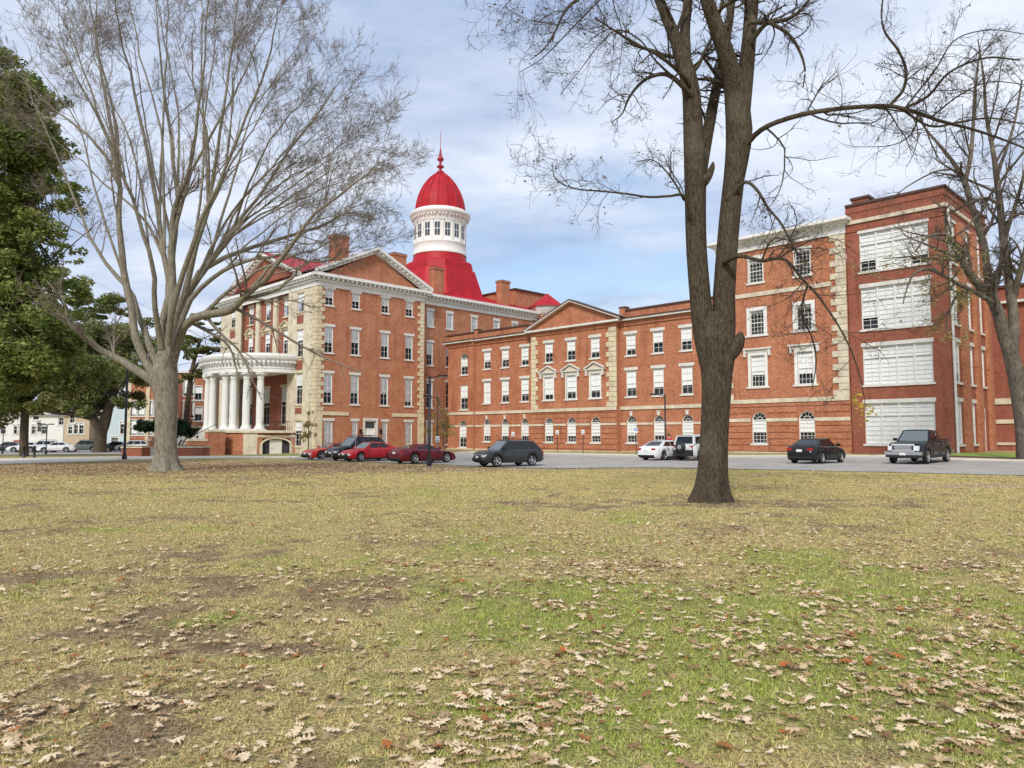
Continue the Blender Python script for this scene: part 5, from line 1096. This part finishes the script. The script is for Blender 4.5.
    for sd in (-1, 1):
        A, B, C_, D_ = q4[sd]; P = [D_, A, B, C_] if sd > 0 else [A, D_, C_, B]; rows_ = []
        mid_ = [(D_+A)/2]
        cab.poly([D_, A, B, C_] if sd < 0 else [A, D_, C_, B], pm_)
        Pq = (D_, A, B, C_)
        if kind == 'pickup': ws = [(.1,.47),(.53,.93)]
        elif kind in ('suv','bigsuv','boxy'): ws = [(.05,.28),(.31,.62),(.65,.94)]
        elif kind == 'coupe': ws = [(.22,.45),(.48,.9)]
        else: ws = [(.14,.5),(.53,.93)]
        for u0, u1 in ws: gl.append(pane(Pq, u0, u1, .1, .87, Vector((0,sd,.2))))
    L1, R1 = q4[1], q4[-1]
    cab.poly([R1[0], L1[0], L1[1], R1[1]], pm_); cab.poly([L1[3], R1[3], R1[2], L1[2]], pm_)
    gl.append(pane((R1[0], L1[0], L1[1], R1[1]), .06, .94, .05, .92, Vector((1,0,.5)), gm_=WSG)); gl.append(pane((L1[3], R1[3], R1[2], L1[2]), .08, .92, .12 if kind != 'boxy' else .1, .9, Vector((-1,0,.5))))
    rr = []
    for i in range(7):
        x = b+(c-b)*i/6; zc = (H-.03)+(Hr-.02-(H-.03))*i/6; rr.append([(x, yt*math.sin(k*math.pi/12-math.pi/2)/1.0, zc+.045*math.cos(k*math.pi/12-math.pi/2)*(1-.5*abs(i/3-1)**4)) for k in range(13)])
    cab.grid(rr, pm_); parts.append(('cabin', cab.mesh('cabin'), None)); parts += [('window', g_, None) for g_ in gl]
    tm, rm = wheel_mesh(r, .22)
    for x in (xf, xr):
        for sd in (-1, 1): parts.append(('wheel', tm, (x, sd*(Wd/2-.13), r), ('rim', rm)))
    hz = top(L/2-.1)-.1; tz_ = top(-L/2+.1)-.14; yw = hw(L/2)
    for sd in (-1, 1):
        m = MB(); m.box(L/2-.28, L/2+.05, sd*yw*.74-.2, sd*yw*.74+.2, hz-.12-(.12 if kind == 'pickup' else 0), hz+.02, LAMPG); parts.append(('headlight', m.mesh('headlight'), None))
        m = MB(); tall = kind in ('suv','bigsuv','boxy','pickup'); m.box(-L/2-.045, -L/2+.25, sd*yw*.80-.14, sd*yw*.80+.14, tz_-(.3 if tall else .10), tz_+.04, TAIL); parts.append(('tail_light', m.mesh('tail_light'), None))
        m = MB(); m.box(a-.35, a-.2, sd*(Wd/2*.93), sd*(Wd/2*.93)+sd*.2, top(a)+.03, top(a)+.19, pm_ if kind != 'suv' else PLAST); parts.append(('mirror', m.mesh('mirror'), None))
        m = MB()
        for hx in ((.1,-.85) if kind not in ('coupe',) else (-.4,)): m.box(hx-.09, hx+.09, sd*Wd/2*.985, sd*(Wd/2*.985+.03), top(0)-.18, top(0)-.14, CHR if kind in ('pickup',) else pm_)
        for hx in (a-.25, (b+c)/2, c+.1): m.box(hx-.008, hx+.008, sd*Wd/2*.97, sd*(Wd/2+.003), cl+.1, top(0)-.07, PLAST)
        parts.append(('door_handle', m.mesh('door_handle'), None))
    gm = MB()
    if kind == 'pickup':
        gm.box(L/2+.0, L/2+.12, -.58, .58, .72, 1.13, mat('bright chrome grille', (.78,.8,.83), .3, metal=.3)); 
        for z in (.80,.88,.96,1.03): gm.box(L/2+.115, L/2+.135, -.48, .48, z-.02, z+.015, PLAST)
        for yy in (-.5,.5): gm.box(L/2+.115, L/2+.14, yy-.045, yy+.045, .78, 1.05, PLAST)
        gm.lathe([(.0,.02),(.14,.02),(.14,0)], mat('dark blue badge', (.02,.04,.12), .3), 16, sx=1) if 0 else None
        parts.append(('grille', gm.mesh('grille'), None)); m = MB(); m.box(L/2-.1, L/2+.2, -.95, .95, .52, .70, CHR); m.box(L/2-.1, L/2+.17, -.9, .9, .38, .52, PLAST); parts.append(('front_bumper', m.mesh('front_bumper'), None))
        m = MB(); m.box(-L/2-.18, -L/2+.05, -.95, .95, .5, .68, CHR); parts.append(('rear_bumper', m.mesh('rear_bumper'), None))
        m = MB(); m.box(-2.82, -1.05, -.82, .82, 1.33, 1.352, PLAST); parts.append(('bed_cover', m.mesh('bed_cover'), None))
    else:
        gm.box(L/2+.03, L/2+.085, -.48, .48, hz-.12, hz+.0, PLAST); gm.box(L/2+.02, L/2+.08, -.62, .62, cl+.12, cl+.26, PLAST)
        if kind == 'suv':
            for k in range(7): gm.box(L/2+.08, L/2+.1, -.42+k*.14-.02, -.42+k*.14+.02, hz-.12, hz+.0, CHR)
        parts.append(('grille', gm.mesh('grille'), None))
        m = MB(); m.box(-L/2-.08, -L/2-.0, -.7, .7, cl+.1, cl+.2, PLAST); parts.append(('rear_bumper', m.mesh('rear_bumper'), None))
    m = MB(); px_ = L/2+(.205 if kind == 'pickup' else .09); pz = .56 if kind == 'pickup' else cl+.32
    m.box(px_, px_+.012, -.16, .16, pz-.05, pz+.08, PLATE); parts.append(('number_plate', m.mesh('number_plate'), None))
    m = MB(); pz = (.72 if kind in ('sedan','coupe') else .8); m.box(-L/2-.095, -L/2-.082, -.16, .16, pz-.05, pz+.09, PLATE); parts.append(('number_plate', m.mesh('number_plate'), None))
    if kind in ('bigsuv','suv'):
        for sd in (-1, 1):
            m = MB(); m.tube([(b-.1,sd*yt*.86,H+.02),(b-.3,sd*yt*.86,H+.08),(c+.3,sd*yt*.86,H+.06),(c+.1,sd*yt*.86,H)], .022, PLAST, 6); parts.append(('roof_rail', m.mesh('roof_rail'), None))
        if kind == 'bigsuv':
            m = MB(); [m.box(x-.04, x+.04, -yt*.9, yt*.9, H+.08, H+.12, PLAST) for x in (b-.6, c+.6)]; parts.append(('roof_bar', m.mesh('roof_bar'), None))
    if kind == 'boxy':
        m = MB(); m.M = Matrix.Translation((-L/2-.2, .12, 1.0)) @ Matrix.Rotation(-math.pi/2, 4, 'Y'); m.lathe([(.0,.13),(.22,.13),(.36,.1),(.39,.03),(.39,-.06),(.3,-.1),(0,-.1)], PLAST, 26); m.lathe([(0,.137),(.17,.135)], RIM, 20); parts.append(('spare_wheel', m.mesh('spare_wheel'), None)); m = MB(); m.box(-L/2-.10, -L/2-.01, -.8, .8, .36, .78, PLAST); parts.append(('rear_cladding', m.mesh('rear_cladding'), None))
    VC[key] = parts; return parts
def vehicle(name, label, cat, kind, pname, col, x, y, hd, group='cars in the parking lot', simple=False):
    h = Vector((hd[0], hd[1], 0)).normalized(); L = SPECS[kind]['L']; pm_ = paint(pname, col)
    zf, zr, z0 = g(x+h.x*1.4, y+h.y*1.4), g(x-h.x*1.4, y-h.y*1.4), 0
    root = empty(name, (x, y, (zf+zr)/2+.035), 0, label=label, cat=cat, group=group); root.rotation_euler = (0, -math.atan2(zf-zr, 2.8), math.atan2(h.y, h.x))
    for p in vehicle_meshes(kind, pname, pm_):
        if simple and p[0] in ('door_handle','number_plate','mirror','underbody') and p[0] != 'underbody': continue
        o = link(p[0] if p[0] != 'wheel' else 'wheel', p[1], root)
        if p[2]: o.location = p[2]
        if len(p) > 3: link(p[3][0], p[3][1], o)
    return root
db = (dB.x, dB.y); ndb = (-dB.x, -dB.y)
vehicle('pickup_truck', 'black crew cab pickup truck with chrome grille parked facing the lawn', 'pickup truck', 'pickup', 'black', (.008,.009,.014), 24.0, 43.7, ndb)
vehicle('parked_car', 'black sedan seen from behind, parked in front of the arched windows', 'car', 'sedan', 'gloss black', (.010,.009,.010), 18.0, 43.9, db)
vehicle('parked_car', 'white sedan parked nose to the building next to a spare wheel off roader', 'car', 'sedan', 'white', (.72,.73,.73), 11.4, 55.6, db)
vehicle('parked_car', 'silver white off roader with black spare wheel on its tailgate, partly behind the forked tree', 'suv', 'boxy', 'silver white', (.62,.63,.63), 13.8, 54.5, db)
vehicle('parked_car', 'dark grey compact suv standing alone at the lawn edge', 'suv', 'suv', 'dark grey', (.036,.038,.042), -.25, 47.95, (-.84,-.54))
vehicle('parked_car', 'dark maroon coupe seen from behind, rightmost of the row by the tall black lamp post', 'car', 'coupe', 'maroon', (.13,.008,.014), -6.3, 52.6, db)
vehicle('parked_car', 'bright red sedan between the maroon coupe and the black suv', 'car', 'sedan', 'bright red', (.50,.012,.02), -10.9, 57.3, ndb)
vehicle('parked_car', 'black suv with roof rails between two red cars', 'suv', 'bigsuv', 'black pearl', (.011,.015,.018), -12.4, 59.8, ndb)
vehicle('parked_car', 'low red coupe at the left end of the row of parked cars', 'car', 'coupe', 'signal red', (.46,.02,.015), -15.1, 62.3, ndb)
far = [(8,'sedan','charcoal',(.03,.03,.035),'dark car at the far left edge behind the oak trunk'),(27,'sedan','far white',(.7,.7,.7),'white sedan behind the pale upright oak trunk'),(43,'suv','far silver',(.5,.52,.54),'silver suv by the thin lamp post, left of the white car row end'),(57,'sedan','far white',(.7,.7,.7),'white sedan just left of the grey green car'),
       (84,'suv','grey green',(.16,.19,.17),'grey green car left of the dark leaning oak trunk'),(119,'sedan','charcoal',(.03,.03,.035),'dark car right of the leaning oak trunk'),(133,'suv','far white',(.7,.7,.7),'white suv right of the tall black post, behind the planter')]
for px, kind, pn_, c, lab in far:
    yy = 108 if px > 60 else 104; p = at(px, 451, yy); vehicle('parked_car', lab, 'car', kind, pn_, c, p.x, yy, (-1, -.35) if px != 119 else (1, .3), 'cars parked on the far road', True)
# ================================================================== STREET FURNITURE
def lamp(px, Y, h, label, arms, rad=.09, head='box', tip=None):
    p = at(px, 440, Y); z = g(p.x, Y); t = empty('street_lamp', (p.x, Y, z), 0, label=label, cat='street lamp', group='street lamps')
    m = MB(); m.lathe([(rad*1.9,-.1),(rad*1.9,.25),(rad*1.3,.45),(rad,.6),(rad*.8,h),(0,h+.02)], METAL_D, 14); m.build('pole', t)
    for a in arms:
        c, s_ = math.cos(a), math.sin(a); m = MB(); m.tube([(0,0,h-.12),(c*.35,s_*.35,h-.04),(c*.8,s_*.8,h-.02)], .035, METAL_D, 8); m.build('arm', t)
        m = MB(); m.M = Matrix.Rotation(a, 4, 'Z'); m.box(.5, 1.15, -.16, .16, h-.05, h+.06, METAL_D); m.box(.58, 1.1, -.12, .12, h-.065, h-.05, LAMPG); m.build('lamp_head', t)
    return t
lamp(429.3, 47.2, 5.75, 'tall thick black lamp post in front of the maroon coupe', (0.1,), .088)
lamp(437.6, 58, 5.0, 'thin black lamp post behind the maroon coupe', (math.pi,), .05)
lamp(665.5, 57.5, 5.0, 'slim black lamp post behind the white sedan', (math.pi*.95,), .07)
lamp(125, 58.5, 7.4, 'tall plain black lamp post left of the big bare tree trunk', (math.pi/2,), .10)
lamp(46.5, 88, 3.6, 'small black lamp post in front of the white house', (math.pi/2, -math.pi/2), .06)
lamp(3, 92, 4.2, 'small black lamp post at the left edge', (math.pi/2, -math.pi/2), .06)
for i, (px, lab) in enumerate(((24.6,'left one of two short black bollards by the walkway'), (35,'right one of two short black bollards by the walkway'))):
    p = at(px, 440, 66); m = MB(); m.lathe([(.13,-.1),(.13,.08),(.10,.1),(.10,.92),(.12,.94),(.12,1.0),(.06,1.06),(0,1.07)], METAL_D, 16); o = m.build('bollard'); o.location = (p.x, 66, g(p.x, 66)); tag(o, lab, 'bollard', 'bollards by the walkway')
BLUE = mat('blue sign', (.05,.16,.5), .5); SW = mat('white sign face', (.75,.76,.76), .5)
for px, Y, zt, w_, h_, lab, bl_ in ((513,68.5,2.1,.27,.4,'small white parking sign on a post above the grey suv',0),(557.3,70,2.2,.27,.4,'small white parking sign on a post right of the grey suv',0),(583,67,2.2,.27,.4,'small white parking sign on a post below the pediment',0),(636,62,2.35,.29,.42,'blue and white parking sign on a post left of the white sedan',1),(437.6,56,1.9,.3,.42,'small white sign on a slim post behind the maroon coupe',0)):
    p = at(px, 440, Y); z = g(p.x, Y); t = empty('parking_sign', (p.x, Y, z), math.radians(-8), label=lab, cat='sign', group='parking signs'); m = MB(); m.tube([(0,0,-.2),(0,0,zt)], .03, METAL_D if px != 437.6 else GREYM, 6); m.build('post', t)
    m = MB(); m.box(-w_/2, w_/2, -.045, -.03, zt-h_, zt, SW)
    if bl_: m.box(-w_/2+.03, w_/2-.03, -.05, -.045, zt-h_+.16, zt-.03, BLUE); m.box(-.05,.05,-.054,-.05,zt-h_+.24,zt-.1,SW)
    else: m.box(-.06,.06,-.05,-.045,zt-h_+.2,zt-.14,METAL_D); m.box(-w_/2+.05,w_/2-.05,-.05,-.045,zt-h_+.06,zt-h_+.12,METAL_D)
    m.build('sign_face', t)
for px, lab in ((291.5,'slim grey stake left of the low red coupe'),(311,'slim grey stake in front of the low red coupe'),(332.3,'slim grey stake in front of the black suv'),(355.5,'slim grey stake in front of the bright red sedan')):
    Y = 59.5-(px-291)*.06; p = at(px, 440, Y); m = MB(); m.tube([(0,0,-.2),(0,0,2.15)], .022, GREYM, 6); m.box(-.05,.05,-.03,-.022,1.9,2.1,GREYM); o = m.build('metal_stake'); o.location = (p.x, Y, g(p.x, Y)); tag(o, lab, 'stake', 'slim stakes along the lawn edge')
# ------------------------------------------------------------------ person in red between the white cars
px_, py_ = 11.9, 57.6; px_ = (668.4-512)/741*57.8; py_ = 57.8
SKIN = mat('skin', (.55,.33,.24), .6); REDC = mat('red shirt', (.5,.03,.04), .8); JEAN = mat('dark trousers', (.03,.04,.07), .9); HAIR = mat('dark hair', (.02,.014,.01), .7)
t = None
def skin(name, verts, edges, rad, m, parent, root=0, sub=2):
    me = bpy.data.meshes.new(name); me.from_pydata(verts, edges, []); me.materials.append(m); o = link(name, me, parent)
    md = o.modifiers.new('skin', 'SKIN'); 
    if not me.skin_vertices: me.skin_vertices.new() if hasattr(me.skin_vertices, 'new') else None
    for i, r_ in enumerate(rad):
        v = me.skin_vertices[0].data[i]; v.radius = r_ if isinstance(r_, tuple) else (r_, r_); v.use_root = (i == root)
    s_ = o.modifiers.new('sub', 'SUBSURF'); s_.levels = sub; s_.render_levels = sub; md.use_smooth_shade = True; return o
V = [(0,0,.93),(0,0,1.1),(0,.0,1.3),(0,.0,1.44),(0,-.01,1.52),(0,-.02,1.62),(0,-.02,1.72),
     (.10,0,.88),(.12,-.01,.5),(.13,0,.1),(.13,-.12,.04),(-.10,0,.88),(-.12,-.01,.5),(-.13,0,.1),(-.13,-.12,.04),
     (.19,0,1.40),(.26,.0,1.13),(.24,-.12,.92),(.23,-.16,.84),(-.19,0,1.40),(-.26,0,1.13),(-.24,-.1,.9),(-.23,-.14,.82)]
Ed = [(0,1),(1,2),(2,3),(3,4),(4,5),(5,6),(0,7),(7,8),(8,9),(9,10),(0,11),(11,12),(12,13),(13,14),(3,15),(15,16),(16,17),(17,18),(3,19),(19,20),(20,21),(21,22)]
Rd = [(.15,.11),(.14,.1),(.16,.11),(.10,.08),(.055,.055),(.085,.1),(.07,.08),.09,.06,.045,.04,.09,.06,.045,.04,.06,.045,.035,.03,.06,.045,.035,.03]
body = skin('person', V, Ed, Rd, SKIN, None); z = g(px_, py_); body.location = (px_, py_, z+.14); body.rotation_euler.z = -.5
tag(body, 'person in a red shirt with dark hair standing behind the white sedan', 'person')
sh = skin('shirt', [V[0],V[1],V[2],V[3],V[15],V[16],V[19],V[20]], [(0,1),(1,2),(2,3),(3,4),(4,5),(3,6),(6,7)], [(.17,.13),(.16,.12),(.18,.13),(.11,.095),.075,.06,.075,.06], REDC, body)
tr = skin('trousers', [V[0],V[7],V[8],V[9],V[11],V[12],V[13]], [(0,1),(1,2),(2,3),(0,4),(4,5),(5,6)], [(.16,.125),.105,.075,.065,.105,.075,.065], JEAN, body)
hm = MB(); hm.M = Matrix.Translation((0,.012,1.69)); hm.lathe([(.001,.125),(.06,.115),(.095,.07),(.108,.0),(.10,-.06),(.08,-.09)], HAIR, 18, sx=.92, sy=1.12); hm.build('hair', body)
for sd in (-1, 1):   # five separate fingers on each hand
    fm = MB(); hx, hy, hz = sd*.23, -.16, .82
    for k, (dx, ln) in enumerate(((-.03,.065),(-.012,.075),(.006,.072),(.024,.058))):
        fm.tube([(hx+dx,hy,hz-.01),(hx+dx,hy-.015,hz-.04),(hx+dx,hy-.005,hz-.04-ln*.6)], [.010,.009,.007], SKIN, 6)
    fm.tube([(hx-sd*.03,hy-.01,hz+.02),(hx-sd*.05,hy-.03,hz-.01),(hx-sd*.05,hy-.035,hz-.035)], [.012,.010,.008], SKIN, 6); fm.build('fingers', body)
fc = MB(); fc.lathe([(.0,0),(.012,.01),(.0,.03)], SKIN, 6, (0,-.125)) if 0 else None
for nm, pts, m_ in (('nose', [((0,-.115,1.69)),((0,-.135,1.655)),((0,-.12,1.645))], SKIN),('mouth', [(-.025,-.108,1.615),(0,-.114,1.613),(.025,-.108,1.615)], mat('lips', (.4,.15,.13), .5)),('eye', [(-.04,-.10,1.685),(-.028,-.106,1.685)], DARKIN),('eye', [(.028,-.106,1.685),(.04,-.10,1.685)], DARKIN)):
    m = MB(); m.tube(pts, .008 if nm != 'nose' else .012, m_, 6); m.build(nm, body)
# ================================================================== BACKGROUND BUILDINGS (left)
SID = mat('white siding', (.72,.72,.70), .7, noise=.06, nscale=2); TAN = mat('tan stucco', (.50,.40,.28), .8, noise=.12, nscale=2); BLU = mat('pale blue siding', (.50,.60,.66), .7, noise=.1, nscale=1.2); ROOFG = mat('weathered shingle', (.22,.21,.21), .9, noise=.2, nscale=4)
def house(label, px0, px1, ytop, Y, wm_, wins, depth=10, roof='flat', base=None, wsz=(1.1,1.7), rise=2.5, casing=.12, fram=True):
    a, b = at(px0, ytop, Y), at(px1, ytop, Y); cx = (a.x+b.x)/2; z0 = g(cx, Y); hw_ = (b.x-a.x)/2; H = a.z-z0; t = empty('brick_building' if wm_ in (BR, BR2) else 'house', (cx, Y, z0), 0, label=label, cat='building'); wall = MB(); f = Facade(t, Matrix.Identity(4), -hw_, hw_, -1, H, wm_, wall)
    for q in wins:
        p = at(q[0], q[1], Y); w_, h_ = q[2:4] if len(q) > 2 else wsz; f.win(p.x-cx, p.z-z0, w_, h_, cols=2, rows=2, bl=(q[4] if len(q) > 4 else .2,), casing=casing, sill=True)
    f.done()
    for xx in (-hw_, hw_): wall.box(xx-.01, xx+.01, 0, depth, -1, H, wm_)
    wall.box(-hw_, hw_, depth, depth+.02, -1, H, wm_)
    if roof == 'gable':
        for xx in (-hw_, hw_): wall.poly([(xx,0,H),(xx,depth,H),(xx,depth/2,H+rise)], wm_)
    wall.build('wall', t); m = MB()
    if roof == 'flat': m.box(-hw_-.3, hw_+.3, -.35, depth+.3, H, H+.35, TRIM)
    else:
        for s_ in (0, 1):
            y0 = -.5 if s_ == 0 else depth+.5; P = [(-hw_-.4,y0,H-.25),(hw_+.4,y0,H-.25),(hw_+.4,depth/2,H+rise),(-hw_-.4,depth/2,H+rise)]; P = P if s_ == 0 else P[::-1]; m.poly(P, ROOFG); m.poly([(x,y,z_-.15) for x,y,z_ in P][::-1], TRIM)
    m.build('roof', t)
    if base: m = MB(); m.box(base[0]*hw_, base[1]*hw_, -.12, -.003, -.5, base[2], BR2); m.build('brick_base', t)
    return t
house('low white sided house with dark windows behind the two leftmost oak trunks', -25, 64, 414, 150, SID, [(3,434,1.1,1.9),(16,434,1.1,1.9),(20,434,.9,1.9),(34,434,1.1,1.9),(38.5,432,.9,2.4),(44,434,1.1,1.9),(61,425,1.1,1.7),(36,420,1.1,1.6),(16,420,1.1,1.6)], roof='gable', base=(-.1,.1,1.6))
house('tan stucco house with dark windows between the white house and the leaning oak', 64.5, 90, 414, 149, TAN, [(72,423,1.0,1.7),(76,434,1.0,2.2),(81,434,1.0,2.2),(70,434,.9,1.8)], roof='gable')
house('narrow white gabled house behind the leaning oak trunk', 90.5, 103, 404, 152, SID, [(92.5,434,1.3,2.2),(98,434,1.2,2.2)], roof='gable', rise=3)
house('tall pale blue sided building between the leaning oak and the brick hall', 103.5, 128, 404, 146, BLU, [(114.5,444,1.4,1.5),(123,434,1.2,2.4),(108,420,1.1,1.8)], roof='flat')
W2 = [(x, y, 1.5, 2.6, .9) for x in (133,141,149,157) for y in (416,435)]+[(x, y, 1.1, 1.8, .9) for x in (174,) for y in (386,404,424)]+[(x, y, 1.8, 3.0, .85) for x in (188.5,) for y in (396,418)]+[(198,400,1.3,2.4,.5),(198,421,1.3,2.4,.5),(165,404,1.2,2.0,.9)]
hl = house('red brick hall with white windows seen between the bare trunk and the portico', 128.5, 216, 373, 128, BR, W2, roof='flat', depth=8)
m = MB()
for xx in (-7.2, -4, -.8, 1.6, 3.2, 6.1): m.box(xx-.3, xx+.3, -.18, -.003, -1, 12, CREAM if xx < 1 else BR2)
m.build('pilaster', hl)
for z_ in (3.6, 8.2): m = MB(); m.box(-7.8, 7.8, -.1, -.003, z_, z_+.3, STONE); m.build('belt_course', hl)
# ================================================================== SKY AND LIGHT
EL, AZ = math.radians(38), math.radians(196)
w = bpy.data.worlds.new('World'); S.world = w; w.use_nodes = True; nt = w.node_tree; N = nt.nodes; L = nt.links
bg = N['Background']; sky = N.new('ShaderNodeTexSky'); sky.sky_type = 'NISHITA'; sky.sun_disc = False; sky.sun_elevation = EL; sky.sun_rotation = AZ; sky.air_density = 1.0; sky.dust_density = 1.5
tc = N.new('ShaderNodeTexCoord'); sp = N.new('ShaderNodeSeparateXYZ'); L.new(tc.outputs['Generated'], sp.inputs[0])
zz = addv(nt, addv(nt, sp.outputs['Z'], 0.0, 'MAXIMUM'), .12); cb = N.new('ShaderNodeCombineXYZ'); L.new(addv(nt, sp.outputs['X'], zz, 'DIVIDE'), cb.inputs[0]); L.new(addv(nt, sp.outputs['Y'], zz, 'DIVIDE'), cb.inputs[1])
mp = N.new('ShaderNodeMapping'); mp.inputs['Scale'].default_value = (.55,.8,1); mp.inputs['Location'].default_value = (3.1,1.7,0); mp.inputs['Rotation'].default_value = (0,0,.25); L.new(cb.outputs[0], mp.inputs[0])
n1 = noise(nt, mp.outputs[0], .9, 9, .56); n2 = noise(nt, mp.outputs[0], 2.6, 8, .6)
cov = addv(nt, n1, addv(nt, n2, .25, 'MULTIPLY')); hgt = mapr(nt, sp.outputs['Z'], .05, .5, -.015, .07); cov = mapr(nt, addv(nt, cov, hgt), .45, .60, .15, 1)
shade = mapr(nt, noise(nt, mp.outputs[0], 1.7, 7, .6), .35, .68)
cl = mixc(nt, shade, (.29,.37,.54), (.64,.68,.75))
skc = N.new('ShaderNodeVectorMath'); skc.operation = 'SCALE'; skc.inputs['Scale'].default_value = .12; L.new(sky.outputs[0], skc.inputs[0])
col = mixc(nt, cov, skc.outputs[0], cl); L.new(col, bg.inputs['Color']); bg.inputs['Strength'].default_value = 1.0
sl = bpy.data.lights.new('sun', 'SUN'); sl.energy = 2.0; sl.angle = math.radians(14); sl.color = (1, .95, .86); so = bpy.data.objects.new('sun', sl); C.objects.link(so)
d = Vector((math.sin(AZ)*math.cos(EL), math.cos(AZ)*math.cos(EL), math.sin(EL))); so.rotation_euler = d.to_track_quat('Z', 'Y').to_euler()
S.view_settings.view_transform = 'Standard'; S.view_settings.look = 'None'; S.view_settings.exposure = 0.55; S.view_settings.gamma = 1
S.render.engine = 'CYCLES'; S.cycles.max_bounces = 6; S.cycles.transparent_max_bounces = 8
